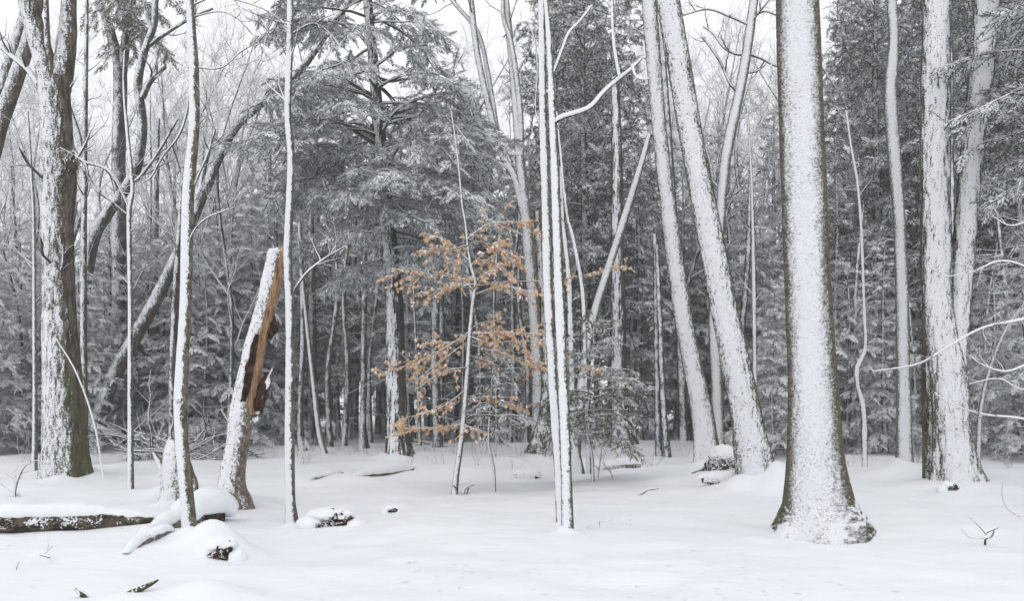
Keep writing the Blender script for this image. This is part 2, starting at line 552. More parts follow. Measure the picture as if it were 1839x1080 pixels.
def blob(center, rad, seed, rough=.15, freq=3.0, nu=36, nv=20, zmin=-1.0):
    th = np.linspace(0, 2 * np.pi, nu, endpoint=False)
    ph = np.linspace(-np.pi / 2, np.pi / 2, nv)
    PH, TH = np.meshgrid(ph, th, indexing='ij')
    d = np.stack((np.cos(PH) * np.cos(TH), np.cos(PH) * np.sin(TH), np.sin(PH)), -1).reshape(-1, 3)
    r = 1 + rough * 2 * fbm(d * freq + seed * 5.1, 4, seed)
    V = np.asarray(center) + d * r[:, None] * np.asarray(rad)
    i = (np.arange(nv - 1)[:, None] * nu + np.arange(nu)[None]).ravel()
    j = (np.arange(nv - 1)[:, None] * nu + (np.arange(nu)[None] + 1) % nu).ravel()
    return V, np.stack((i, j, j + nu, i + nu), -1)

def frame_top_extra(D):
    return 2.5 + D * 0.08

def poly(rows, K):
    c = resample(crom(np.asarray(rows, float), 8), 0.02)
    t = np.linspace(0, len(c) - 1, K).astype(int)
    return c[t]

def tree(name, label, D, stems, mat='stem', branches=(), twigs=None, group=None, D2=None, nseg=28, step=0.06, seed=1, ext=True, cat='tree', bmat='twig', keep=False, **kw):
    """stems: traced lists; the first is the trunk. branches: traced lists with their own depth offset"""
    base = P(stems[0][0][0], stems[0][0][1], D)
    root = thing(name, label, cat, base, group)
    centre = []
    for i, s in enumerate(stems):
        rows = path3(s, D, D2 if i == 0 else None)
        if i:
            rows[:, 1] += np.linspace(0, 0.12 * i * (-1) ** i, len(rows))
        if ext and s[-1][1] < 30:
            rows = extend(rows, frame_top_extra(D))
        k = dict(kw)
        if i:
            k['lobes'] = 0
            k['sink'] = 0.0
        g, c = trunk_geo(rows, nseg=nseg if i == 0 else max(12, nseg - 8), step=step, seed=seed + i, **k)
        link('trunk' if i == 0 else 'stem', g.mesh('trunk', [M[mat]], offset=base), root)
        centre.append(c)
    bp = []
    for i, s in enumerate(branches):
        rows = path3(s, D)
        rg = rngf(seed * 100 + i)
        rows[:, 1] += np.linspace(0, rg.uniform(-0.4, 0.4), len(rows))
        rows[:, 3] *= 1.15
        c = resample(crom(rows, 10), 0.05)
        g = Geo()
        v, q = tubes(c[None, :, :3], c[None, :, 3], 8)
        g.add(v, q)
        link('branch', g.mesh('branch', [M[bmat]], offset=base), root)
        bp.append(poly(rows, 10))
    if twigs:
        rg = rngf(seed + 777)
        g = Geo()
        src = [poly(c[len(c) // 5:], 24) for c in centre]
        n, Lr = twigs
        A0 = [grow(np.array([s[:, :3]]), np.array([s[:, 3]]), n, rg, t=(0.25, 0.98), ang=(40, 80), length=Lr, K=7, up=0.10, wig=0.13, rf=0.35, rmin=0.008) for s in src]
        for b_ in bp:
            A0.append(grow(np.array([b_[:, :3]]), np.array([b_[:, 3]]), 5, rg, t=(0.3, 0.98), ang=(30, 70), length=(Lr[0] * .5, Lr[1] * .6), K=7, up=0.05, wig=0.15, rf=0.6, rmin=0.006))
        C = np.concatenate([a[0] for a in A0])
        R = np.minimum(np.concatenate([a[1] for a in A0]), 0.03)
        v, q = tubes(C, R, 5)
        g.add(v, q)
        C2, R2 = grow(C, R, 4, rg, t=(0.25, 0.98), ang=(25, 60), length=(Lr[0] * .25, Lr[1] * .35), K=5, up=0.05, wig=0.18, rf=0.6, rmin=0.004)
        v, q = tubes(C2, R2, 4)
        g.add(v, q)
        link('twigs', g.mesh('twigs', [M['twig']], offset=base), root, kind='stuff')
    return (root, centre) if keep else root

# ------------------------------------------------------------------ hemlock foliage
def frond_template(rng, pairs=9, L=0.34, W=0.13, wid=0.014, snow=0.6, plaster=0.6):
    """one flat drooping spray: slim needle twigs left and right of a midrib, snow lying on them"""
    V, Fn, Vs, Fs = [], [], [], []
    def blade(lst, fl, a, d, l, w, z0, z1):
        n = np.array((-d[1], d[0], 0))
        k = rng.uniform(-.5, .5)
        i = len(lst)
        lst += [a + n * w * (k - .5) + (0, 0, z0), a + d * l * 0.4 + n * w * (1 + k) + (0, 0, z0 + z1 * .3), a + d * l - n * w * .5 + (0, 0, z0 + z1)]
        fl.append((i, i + 1, i + 2))
    for k in range(pairs):
        t = (k + 0.5) / pairs
        zz = -0.16 * L * t * t
        blade(V, Fn, np.array((t * L - L / pairs, 0, zz)), np.array((1, 0, 0.)), L / pairs * 2.2, wid, 0, -.02)
        for sg in (-1, 1):
            a = np.array((t * L + rng.uniform(-.01, .01), 0, zz))
            an = math.radians(rng.uniform(38, 68)) * sg
            l = W * (1.05 - 0.75 * t) * rng.uniform(0.75, 1.25)
            d = np.array((math.cos(an), math.sin(an), 0))
            sag = -rng.uniform(0.05, 0.45) * l
            if rng.random() < snow * plaster:
                blade(Vs, Fs, a, d, l, wid * rng.uniform(1.0, 1.6), 0, sag)
                continue
            blade(V, Fn, a, d, l, wid * rng.uniform(0.8, 1.3), 0, sag)
            if rng.random() < snow:
                blade(Vs, Fs, a + d * l * rng.uniform(0.0, 0.2), d, l * rng.uniform(0.6, 0.95), wid * rng.uniform(0.9, 1.7), 0.009, sag * .8)
    return np.array(V), np.array(Fn), (np.array(Vs) if Vs else np.zeros((0, 3))), (np.array(Fs) if Fs else np.zeros((0, 3), int))

def scatter_fronds(g, tmpl, pos, fwd, upv, scl, m_needle, m_snow):
    """lay a frond template at every position"""
    if len(pos) == 0:
        return
    f = nrm(fwd)
    s = nrm(np.cross(upv, f))
    u = np.cross(f, s)
    for Vt, Ft, m in ((tmpl[0], tmpl[1], m_needle), (tmpl[2], tmpl[3], m_snow)):
        if len(Vt) == 0:
            continue
        W = pos[:, None, :] + scl[:, None, None] * (f[:, None, :] * Vt[None, :, 0:1] + s[:, None, :] * Vt[None, :, 1:2] + u[:, None, :] * Vt[None, :, 2:3])
        n = len(Vt)
        Q = (np.arange(len(pos)) * n)[:, None, None] + Ft[None]
        g.add(W.reshape(-1, 3), Q.reshape(-1, 3), m)

_rt = rngf(5)
FR = {'heavy': [frond_template(_rt, 9, snow=0.97, wid=0.018, plaster=.75) for _ in range(2)],
      'mid': [frond_template(_rt, 9, snow=0.6) for _ in range(2)],
      'light': [frond_template(_rt, 9, snow=0.2) for _ in range(2)],
      'far': [frond_template(_rt, 4, L=0.6, W=0.3, wid=0.05, snow=0.6) for _ in range(2)],
      'far_heavy': [frond_template(_rt, 4, L=0.6, W=0.3, wid=0.05, snow=0.95) for _ in range(2)]}

def boughs(g, gb, PP, RR, rng, spacing=0.16, sub=0.42, snowmix=(0.35, 0.4, 0.25), sc=(0.8, 1.3), far=False, clump=0.0, t0=0.18, droop=0.35, L0=0.15):
    """clothe branches (N,K,3) in side shoots and fronds"""
    Ls = np.linalg.norm(np.diff(PP, axis=1), axis=2).sum(1)
    pos, fwd, upv = [], [], []
    for i in range(len(PP)):
        L = Ls[i]
        n = max(3, int(L / spacing))
        tt = np.linspace(t0, 1.0, n)
        p, t, r = at_t(PP, RR, np.full(n, i), np.minimum(tt, 0.999))
        side = nrm(np.cross(t, np.array((0, 0, 1.0))))
        sg = np.where(np.arange(n) % 2 == 0, 1.0, -1.0)[:, None]
        sl = (sub * L * (1 - tt) ** 0.8 + L0) * rng.uniform(0.7, 1.2, n)
        d = nrm(t * 0.65 + side * sg * 0.8 + rng.normal(size=(n, 3)) * 0.15)
        shoots = []
        for k in range(n):
            m = max(1, int(sl[k] / (spacing * 0.85)))
            s = (np.arange(m) + 0.3) / m * sl[k]
            dz = -droop * (s ** 2) / max(sl[k], .3)
            q = p[k] + d[k] * s[:, None] + np.stack((0 * s, 0 * s, dz), -1)
            pos.append(q)
            alt = np.where(np.arange(m) % 2 == 0, 1.0, -1.0)[:, None]
            sd = nrm(np.cross(d[k], np.array((0, 0, 1.0))))[None]
            ff = nrm(d[k][None] * 0.9 + sd * alt * 0.55 + rng.normal(size=(m, 3)) * (0.32 + clump) + np.array((0, 0, -0.28)))
            fwd.append(ff)
            uu = np.array((0, 0, 1.0))[None] + rng.normal(size=(m, 3)) * (0.40 + clump)
            upv.append(uu)
            if gb is not None and sl[k] > 0.35:
                shoots.append(np.stack((p[k], p[k] + d[k] * sl[k] * .5 + (0, 0, -droop * .25 * sl[k]), p[k] + d[k] * sl[k] + (0, 0, -droop * sl[k]))))
        if shoots:
            S = np.array(shoots)
            v, q = tubes(S, np.repeat(np.array([[0.008, 0.006, 0.003]]), len(S), 0), 3)
            gb.add(v, q)
    pos, fwd, upv = np.concatenate(pos), np.concatenate(fwd), np.concatenate(upv)
    pick = rng.random(len(pos))
    nz = vnoise(pos * (0.8, 0.8, 1.3), 3) - 0.5
    pick = pick * 0.45 + 0.275 + nz * 1.25 + (vnoise(pos * 3.1, 8) - .5) * .5
    a, b = snowmix[0] + .07, snowmix[0] + snowmix[1] + .1
    scl = rng.uniform(sc[0], sc[1], len(pos))
    if far:
        groups = (('far_heavy', pick < a + 0.1), ('far', pick >= a + 0.1))
    else:
        groups = (('heavy', pick < a), ('mid', (pick >= a) & (pick < b)), ('light', pick >= b))
    alt = np.arange(len(pos)) % 2
    for nm, mk in groups:
        for w in (0, 1):
            k = mk & (alt == w)
            scatter_fronds(g, FR[nm][w], pos[k], fwd[k], upv[k], scl[k], 0, 1)

def branch_curves(rng, z, az, L, rise, droop, K=7, wig=0.05):
    t = np.linspace(0, 1, K)[None, :]
    n = len(z)
    r = L[:, None] * t
    zz = z[:, None] + L[:, None] * (rise[:, None] * t - droop[:, None] * t ** 2)
    a = az[:, None] + rng.normal(size=(n, 1)) * 0.25 * t
    PP = np.stack((np.cos(a) * r, np.sin(a) * r, zz), -1)
    PP += rng.normal(size=PP.shape) * wig * L[:, None, None] * t[:, :, None] * 0.5
    return PP

def hemlock_proto(seed, H, base, R, nb=70, dead=14, snowmix=(0.35, 0.4, 0.25), clump=0.0, spacing=0.145, far=False, r0=0.16, pw=0.8, needle='needle', sc=(0.65, 1.5), droop=0.35, mat='far'):
    rng = rngf(seed)
    rows = np.array([(0, 0, -0.3, r0 * 1.15), (0, 0, 0.4, r0 * 0.95), (rng.normal() * .06, rng.normal() * .06, H * .35, r0 * .78), (rng.normal() * .1, rng.normal() * .1, H * .7, r0 * .45), (0, 0, H, 0.012)])
    g, c = trunk_geo(rows, nseg=8 if far else 14, step=0.5 if far else 0.16, seed=seed, sink=0, rough=0.05, lobes=0 if far else 3, lobe_h=0.25)
    trunk = g.mesh('trunk', [M[mat]])
    z = base + (H - base) * (np.linspace(0, 0.985, nb) ** 0.92) + rng.uniform(-.1, .1, nb)
    az = np.arange(nb) * 2.39996 + rng.uniform(-.4, .4, nb)
    u = (z - base) / (H - base)
    L = R * ((1 - u) ** pw * (0.75 + 0.25 * np.minimum(1, u * 6 + .3))) * rng.uniform(0.65, 1.15, nb) + 0.18
    PP = branch_curves(rng, z, az, L, np.interp(u, (0, 1), (0.12, 0.7)), np.interp(u, (0, 1), (0.42, 0.35)))
    RR = (0.010 + 0.011 * L)[:, None] * np.linspace(1, 0.25, 7)[None]
    gb = Geo()
    v, q = tubes(PP, RR, 3 if far else 5)
    gb.add(v, q)
    if dead:
        zd = rng.uniform(max(0.6, base * 0.3), base + 1.2, dead)
        Pd = branch_curves(rng, zd, rng.uniform(0, 6.28, dead), R * rng.uniform(0.3, 0.8, dead), rng.uniform(-.1, .2, dead), rng.uniform(0, .3, dead), wig=0.1)
        Rd = np.full((dead, 1), 0.012) * np.linspace(1, .3, 7)[None]
        v, q = tubes(Pd, Rd, 4)
        gb.add(v, q)
        C2, R2 = grow(Pd, Rd, 6, rng, ang=(30, 60), length=(0.2, 0.7), K=4, up=-0.05, rf=0.6, horiz=0.8)
        v, q = tubes(C2, R2, 3)
        gb.add(v, q)
    gf = Geo()
    boughs(gf, None if far else gb, PP, RR, rng, spacing=spacing, snowmix=snowmix, clump=clump, far=far, sc=sc, droop=droop)
    crown = gf.mesh('crown', [M[needle], M['frost']], smooth=False)
    br = gb.mesh('branches', [M['twig']])
    return trunk, br, crown

def place_proto(meshes, name, label, cat, loc, rz, sc, group=None, names=('trunk', 'branches', 'crown'), sxy=1.0):
    o = thing(name, label, cat, loc, group)
    o.rotation_euler = (0, 0, rz)
    o.scale = (sc * sxy, sc * sxy, sc)
    for nm, me in zip(names, meshes):
        link(nm, me, o, kind='stuff' if nm in ('branches', 'crown', 'twigs', 'limbs') else None)
    return o

# ------------------------------------------------------------------ bare broadleaved trees
def bare_proto(seed, H, r0=0.12, n1=14, spread=1.0, fork=0.35):
    rng = rngf(seed)
    rows = np.array([(0, 0, -0.3, r0 * 1.3), (0, 0, 0.3, r0), (rng.normal() * .2, rng.normal() * .2, H * .35, r0 * .8), (rng.normal() * .4, rng.normal() * .4, H * .7, r0 * .45), (rng.normal() * .5, rng.normal() * .5, H, 0.012)])
    g, c = trunk_geo(rows, nseg=12, step=0.25, seed=seed, sink=0, rough=0.05)
    trunk = g.mesh('trunk', [M['far']])
    s = poly(c, 24)
    gb = Geo()
    A, B = grow(s[None, :, :3], s[None, :, 3], n1, rng, t=(fork, 0.97), ang=(28, 60), length=lambda t, i, r: H * 0.38 * (1.15 - t) * r.uniform(.6, 1.2, len(t)) * spread + .4, K=9, up=0.10, wig=0.12, rf=0.5)
    v, q = tubes(A, B, 6)
    gb.add(v, q)
    A2, B2 = grow(A, B, 8, rng, t=(0.2, 0.98), ang=(25, 55), length=(0.5, 1.7), K=7, up=0.06, wig=0.14, rf=0.6, rmin=0.008)
    v, q = tubes(A2, B2, 4)
    gb.add(v, q)
    A3, B3 = grow(A2, B2, 6, rng, t=(0.15, 0.98), ang=(25, 55), length=(0.25, 0.9), K=5, up=0.04, wig=0.16, rf=0.65, rmin=0.0055, taper=0.4)
    v, q = tubes(A3, B3, 3)
    gb.add(v, q)
    return trunk, gb.mesh('limbs', [M['twig_far']])

# ================================================================== BUILD
exec_order = []

build_ground()

# ---- the large foreground and middle-distance trees
tree('maple_tree', 'thick old tree at left with dark mossy bark on its right side and a scar', 17.3,
     [[(118, 868, 96), (118, 840, 76), (112, 690, 63), (107, 590, 56), (106, 540, 53), (103, 420, 51), (104, 310, 58), (100, 200, 49), (96, 140, 50)],
      [(95, 190, 38), (84, 120, 35), (66, 50, 33), (54, 0, 31)],
      [(103, 180, 38), (111, 110, 35), (114, 50, 30), (112, 0, 26)],
      [(93, 150, 12), (94, 80, 10), (100, 10, 8)]],
     'maple', branches=[[(70, 150, 10), (45, 120, 9), (20, 100, 8), (-10, 75, 7)], [(120, 260, 6), (150, 290, 5), (200, 310, 4), (240, 385, 3)]],
     nseg=72, step=0.035, seed=3, rough=0.13, fz=2.2, fxy=16, lobes=5, lobe_a=0.22, twigs=(6, (0.6, 1.4)))
def burl():
    root = [o for o in COL.objects if o.name.startswith('maple_tree')][0]
    b = np.array(root.location)
    g = Geo()
    v, q = blob(P(126, 292, 17.2), (.13, .15, .22), 95, .35, 4, 48, 30)
    g.add(v, q)
    link('burl', g.mesh('burl', [M['bare']], offset=b), root)
burl()
tree('cherry_tree', 'biggest straight trunk, broad flared foot, snow stripe down the middle', 10.6,
     [[(1474, 970, 190), (1473, 945, 168), (1471, 918, 140), (1469, 890, 119), (1464, 815, 97), (1460, 690, 85), (1452, 540, 79), (1441, 270, 77), (1432, 0, 73)]],
     'cherry', nseg=110, step=0.022, seed=8, rough=0.05, fz=16, fxy=10, lobes=5, lobe_a=0.17, lobe_h=0.22, wob=0.06)
tree('leaning_tree', 'thick leaning trunk with mossy brown foot, beside the broad straight trunk', 15.25,
     [[(1365, 892, 78), (1358, 850, 68), (1348, 800, 60), (1339, 740, 54), (1298, 540, 46), (1246, 270, 41), (1200, 0, 40)]],
     'lean', nseg=72, step=0.03, seed=12, rough=0.10, fz=3, fxy=16, lobes=4, lobe_a=0.16)
tree('leaning_tree', 'slimmer snow-plastered trunk leaning left beside the root mound', 20.7,
     [[(1274, 846, 56), (1268, 800, 44), (1261, 740, 38), (1240, 640, 33), (1222, 540, 31), (1188, 270, 25), (1165, 0, 25)]],
     'lean', nseg=56, step=0.04, seed=14, rough=0.10, fz=3, fxy=16, lobes=4, lobe_a=0.16)
tree('double_trunk_tree', 'snow-plastered tree at right with two trunks forking in a V', 16.2,
     [[(1722, 884, 100), (1717, 850, 78), (1710, 780, 62), (1703, 680, 60), (1690, 590, 54), (1684, 520, 49), (1680, 270, 48), (1683, 0, 44)],
      [(1712, 720, 40), (1716, 620, 38), (1723, 520, 38), (1736, 350, 37), (1750, 200, 38), (1758, 125, 40), (1767, 0, 40)]],
     'oak', nseg=72, step=0.03, seed=17, rough=0.13, fz=2.2, fxy=16, lobes=5, lobe_a=0.2)
tree('rough_bark_tree', 'dark rough trunk with little snow pressed against the double trunk', 16.9,
     [[(1676, 866, 34), (1672, 800, 26), (1669, 700, 24), (1668, 540, 22), (1664, 400, 20), (1664, 200, 16), (1668, 0, 14)]], 'bare', nseg=40, step=0.05, seed=19, rough=0.2, fz=1.6, fxy=18)
tree('slender_tree', 'slender trunk with an S-bend, left of the double trunk', 18.9,
     [[(1625, 855, 38), (1624, 800, 28), (1622, 680, 24), (1620, 540, 22), (1615, 400, 21), (1605, 270, 23), (1599, 170, 22), (1605, 75, 19), (1601, 0, 17)]],
     'smooth', nseg=32, step=0.05, seed=21, rough=0.03)
tree('slender_tree', 'grey slim trunk behind the double trunk, seen through the V', 24.0,
     [[(1716, 824, 18), (1712, 600, 14), (1706, 300, 14), (1703, 0, 13)]], 'far', nseg=20, step=0.1, seed=22)
tree('twin_stem_tree', 'nearer of the two thin white stems in the centre, with a long side branch', 10.3,
     [[(1020, 966, 22), (1017, 850, 19), (1013, 740, 18), (1009, 640, 18), (1005, 540, 18), (997, 330, 15), (992, 210, 13), (985, 60, 10), (980, 0, 8)]],
     'stem', branches=[[(995, 218, 10), (1012, 207, 9), (1058, 190, 8), (1085, 160, 7.5), (1112, 135, 7), (1135, 116, 6), (1158, 92, 4)],
                       [(1112, 135, 5), (1106, 105, 5), (1101, 70, 4.5), (1098, 0, 4)], [(993, 130, 5), (1008, 90, 5), (1022, 52, 5), (1040, 30, 4.5), (1066, -5, 4)],
                       [(1135, 116, 4.5), (1140, 140, 4), (1152, 150, 4), (1162, 153, 3)]],
     nseg=28, step=0.04, seed=25, rough=0.05, bmat='twig_white')
tree('twin_stem_tree', 'farther of the two thin white stems in the centre, just left', 11.3,
     [[(1006, 945, 14), (1003, 850, 15), (996, 740, 16), (990, 640, 17), (985, 540, 18), (979, 330, 16), (975, 200, 14), (972, 0, 12)]],
     'stem', branches=[[(968, 220, 3), (962, 190, 3), (966, 120, 3), (962, 60, 2.5), (951, 20, 2)]], nseg=28, step=0.04, seed=27, rough=0.05)
tree('slender_tree', 'thin crooked tree with a snowy knob, in front of the torn stump', 10.2,
     [[(341, 970, 27), (338, 920, 25), (331, 850, 23), (325, 770, 22), (325, 715, 24), (328, 640, 21), (334, 540, 20), (338, 350, 21), (348, 235, 19), (348, 130, 18), (341, 0, 14)]],
     'stem', branches=[[(340, 160, 4), (335, 195, 4), (318, 240, 4), (285, 280, 3.5), (265, 312, 3), (246, 322, 2)], [(345, 340, 4), (360, 305, 4), (372, 275, 4), (384, 232, 3)],
                       [(338, 455, 4), (352, 425, 3), (385, 400, 3), (440, 385, 2)],
                       [(343, 30, 3), (400, 20, 2.6), (440, 45, 2.4), (470, 90, 2), (455, 130, 1.6)], [(347, 120, 3), (395, 120, 2.6), (430, 90, 2.2), (470, 60, 2), (500, 0, 1.6)], [(342, 10, 3), (390, -10, 2.8), (470, 8, 2.4), (512, 40, 2)]],
     nseg=36, step=0.03, seed=29, rough=0.07, twigs=(5, (0.4, 1.0)))
tree('slender_tree', 'thin upright tree just right of the broken snag', 11.9,
     [[(524, 936, 24), (521, 890, 18), (520, 760, 17), (521, 640, 16), (520, 540, 15), (517, 450, 15), (523, 290, 13), (517, 200, 12), (521, 60, 12), (521, 0, 11)]],
     'stem', branches=[[(524, 530, 6), (536, 505, 5), (552, 482, 5), (580, 458, 4), (612, 436, 3)], [(524, 60, 4), (560, 40, 4), (590, 55, 3), (610, 80, 3)], [(518, 60, 4), (500, 30, 3), (480, 50, 3), (460, 20, 3)]],
     nseg=30, step=0.035, seed=31, rough=0.05, twigs=(6, (0.5, 1.2)))
tree('slender_tree', 'dark thin stem close right of the thick old tree', 22.0,
     [[(153, 836, 15), (152, 760, 12), (150, 540, 11), (152, 300, 9), (155, 80, 7), (156, 0, 6)]], 'maple', nseg=20, step=0.08, seed=33, twigs=(10, (0.5, 1.4)))
tree('slender_tree', 'thin wavy stem halfway between the old tree and the torn stump', 15.9,
     [[(235, 878, 11), (234, 700, 9), (234, 540, 8), (232, 390, 8), (238, 335, 7), (228, 230, 6), (222, 150, 4), (224, 90, 3)]], 'stem',
     branches=[[(232, 388, 3.5), (205, 365, 3), (168, 325, 3), (158, 295, 2.5), (118, 270, 2)]], nseg=18, step=0.06, seed=35, twigs=(10, (0.4, 1.2)))
tree('slender_tree', 'thin pole far left with snow down one side', 19.6,
     [[(62, 848, 10), (63, 720, 8), (62, 600, 7), (61, 400, 6), (56, 300, 4), (50, 200, 3)]], 'smooth', nseg=14, step=0.08, seed=37, twigs=(10, (0.4, 1.2)))
tree('leaning_dead_tree', 'long fallen-over trunk leaning right across the left side, tip high up', 26.0,
     [[(160, 818, 34), (175, 765, 29), (200, 685, 26), (236, 618, 24), (283, 533, 22), (320, 455, 20), (350, 385, 18), (393, 283, 16), (425, 226, 15), (468, 186, 14), (535, 130, 13), (585, 62, 11), (626, 4, 10)]],
     'far', branches=[[(355, 370, 9), (360, 330, 8), (368, 290, 7), (383, 230, 5)]], nseg=30, step=0.07, seed=39, rough=0.08)
tree('forked_tree', 'grey trunk with drooping green foliage at its fork behind the old tree', 30.0,
     [[(216, 806, 40), (216, 720, 30), (215, 600, 26), (213, 300, 23), (216, 140, 23), (207, 90, 18), (190, 30, 15), (178, 0, 14)],
      [(217, 150, 17), (226, 80, 16), (236, 30, 15), (240, 0, 14)]], 'far', nseg=28, step=0.1, seed=41, twigs=(5, (0.6, 1.6)))
tree('curved_tree', 'crooked trunk curving upward out of the snowy conifers at left', 27.0,
     [[(128, 812, 26), (140, 600, 24), (165, 440, 22), (195, 380, 20), (222, 344, 19), (245, 300, 18), (256, 225, 16), (248, 150, 15), (260, 90, 13), (276, 45, 12), (279, 0, 11)]], 'far',
     branches=[[(255, 175, 12), (272, 145, 10), (300, 120, 8)], [(262, 85, 8), (290, 60, 7), (330, 30, 6), (375, 5, 5)], [(235, 330, 7), (255, 318, 6), (290, 275, 5), (325, 220, 4)]],
     nseg=24, step=0.09, seed=43, twigs=(8, (0.6, 1.8)))
tree('leaning_tree', 'outer of two dark trunks slanting in at the upper left edge', 25.0,
     [[(-130, 818, 40), (-80, 480, 32), (-20, 235, 26), (10, 140, 23), (36, 55, 20), (55, -10, 18)]], 'maple', nseg=28, step=0.09, seed=45)
tree('leaning_tree', 'inner of two dark trunks slanting in at the upper left edge', 23.0,
     [[(-120, 826, 46), (-70, 500, 36), (-8, 250, 29), (18, 170, 27), (50, 75, 24), (70, -10, 22)]], 'maple', nseg=28, step=0.09, seed=47)
tree('slender_tree', 'pale trunk curving up behind the two leaners towards the upper right', 27.0,
     [[(1291, 812, 26), (1288, 700, 21), (1283, 560, 20), (1294, 390, 17), (1305, 275, 19), (1335, 130, 18), (1354, 0, 15)]], 'smooth', nseg=26, step=0.08, seed=49,
     branches=[[(1327, 165, 6), (1310, 150, 5), (1290, 110, 4.5), (1260, 70, 4)], [(1342, 95, 6), (1370, 103, 5), (1400, 115, 4), (1440, 110, 3)], [(1341, 97, 6), (1320, 96, 5), (1300, 85, 4.5), (1280, 60, 4), (1262, 48, 3)], [(1348, 45, 5), (1310, 30, 4.5), (1270, 18, 4), (1225, 30, 3)], [(1350, 30, 5), (1375, 18, 4), (1410, 30, 3)]], twigs=(6, (.8, 2.0)))
tree('slender_tree', 'grey trunk hugging the right side of the slimmer leaner', 30.0,
     [[(1228, 802, 18), (1220, 560, 15), (1204, 300, 13), (1183, 0, 11)]], 'far', nseg=16, step=0.12, seed=51, twigs=(8, (0.6, 1.8)))
tree('leaning_tree', 'thin trunk slanting up to the right behind the twin stems', 24.0,
     [[(1032, 824, 20), (1050, 650, 17), (1070, 555, 16), (1090, 490, 15), (1122, 390, 14), (1150, 300, 11), (1166, 240, 8)]], 'smooth', nseg=20, step=0.08, seed=53, ext=False)
tree('slender_tree', 'very thin white sapling behind the twin stems, right side', 18.5,
     [[(1058, 856, 8), (1054, 740, 8), (1050, 600, 8), (1046, 520, 8), (1030, 430, 7), (1018, 380, 6), (1006, 265, 4), (1000, 200, 3)]], 'stem', nseg=14, step=0.07, seed=55, twigs=(8, (0.3, 0.9)))
tree('slender_tree', 'bark-edged stem hidden close behind the twin stems', 18.6,
     [[(1038, 853, 26), (1033, 800, 15), (1029, 720, 12), (1026, 620, 11), (1022, 500, 10), (1012, 400, 8), (1008, 300, 6)]], 'stem', nseg=20, step=0.07, seed=57, twigs=(8, (0.3, 0.9)))
tree('birch_clump', 'pale birch trunk leaning back behind the orange leaves, several stems high up', 28.0,
     [[(966, 808, 34), (968, 740, 26), (962, 600, 22), (947, 420, 21), (935, 300, 17), (925, 180, 13), (914, 50, 12), (908, -10, 10)],
      [(945, 400, 16), (925, 320, 14), (903, 280, 13), (880, 200, 12), (857, 95, 11), (846, 0, 10)], [(892, 230, 9), (878, 140, 8), (858, 55, 8), (812, -5, 7)], [(936, 320, 11), (934, 200, 10), (920, 90, 9), (905, 40, 8), (903, 0, 7)]],
     'snag', nseg=26, step=0.09, seed=59, rough=0.03, twigs=(6, (0.6, 1.6)))
tree('mossy_tree', 'dark mossy trunk with a wide foot behind the orange leaves', 24.5,
     [[(960, 824, 46), (968, 790, 30), (980, 740, 24), (984, 640, 22), (975, 500, 20), (966, 380, 16)]], 'bare', nseg=30, step=0.07, seed=61, ext=False, lobes=4)
tree('old_conifer_trunk', 'wide buttressed dark trunk under boughs between twin stems and leaners', 28.0,
     [[(1116, 812, 66), (1114, 790, 48), (1112, 760, 36), (1110, 600, 28), (1108, 300, 20), (1105, 150, 14)]], 'hemlock', nseg=44, step=0.06, seed=63, ext=False, lobes=6, lobe_a=0.3, lobe_h=0.8)
tree('slender_tree', 'left of two thin trunks standing close together left of the leaners', 25.0,
     [[(1184, 820, 14), (1181, 740, 11), (1179, 600, 10), (1176, 420, 8)]], 'far', nseg=14, step=0.1, seed=65, ext=False)
tree('slender_tree', 'right of two thin trunks standing close together left of the leaners', 24.6,
     [[(1199, 824, 15), (1192, 740, 11), (1187, 620, 10), (1180, 440, 8)]], 'far', nseg=14, step=0.1, seed=66, ext=False)
tree('sapling', 'bent sapling with a kink, right of the broad straight trunk', 20.4,
     [[(1553, 842, 10), (1551, 740, 9), (1540, 690, 9), (1540, 660, 9), (1554, 625, 7), (1552, 560, 6), (1547, 420, 5), (1540, 330, 5), (1528, 260, 4), (1520, 200, 4)]], 'stem', nseg=14, step=0.06, seed=67, twigs=(10, (0.3, 1.0)))
tree('sapling', 'thin white sapling bending right beside the double trunk', 18.0,
     [[(1757, 858, 8), (1757, 810, 8), (1762, 730, 7), (1780, 655, 6), (1808, 588, 5), (1838, 545, 5), (1870, 480, 4)]], 'smooth', nseg=14, step=0.06, seed=69, twigs=(8, (0.3, 0.9)))
tree('slender_tree', 'dark leaning stem at the far right edge', 24.0,
     [[(1840, 824, 18), (1827, 740, 13), (1815, 640, 11), (1808, 540, 9), (1790, 380, 7)]], 'far', nseg=14, step=0.1, seed=71, ext=False)
tree('sapling', 'pale leafless sapling between the thick leaner and the broad straight trunk', 23.0,
     [[(1357, 826, 9), (1355, 600, 8), (1353, 460, 7), (1350, 330, 5), (1342, 190, 4)]], 'smooth', nseg=12, step=0.08, seed=73, twigs=(14, (0.4, 1.1)), ext=False)
tree('slender_tree', 'thin straight trunk just left of the central hemlock', 28.0,
     [[(653, 808, 24), (652, 775, 14), (653, 700, 11), (654, 540, 10), (656, 420, 8), (657, 300, 6)]], 'far', nseg=16, step=0.1, seed=75, ext=False)
tree('slender_tree', 'thin trunk with a swept foot right of the upright thin tree', 27.0,
     [[(549, 812, 26), (540, 780, 13), (540, 720, 11), (544, 620, 10), (543, 520, 9), (538, 400, 7)]], 'far', nseg=16, step=0.1, seed=77, ext=False)
tree('sapling', 'thin curved sapling bowing left, foot among twigs', 25.0,
     [[(584, 818, 12), (573, 775, 10), (563, 690, 8), (553, 600, 7), (546, 530, 6), (536, 430, 4)]], 'smooth', nseg=12, step=0.1, seed=79, ext=False)
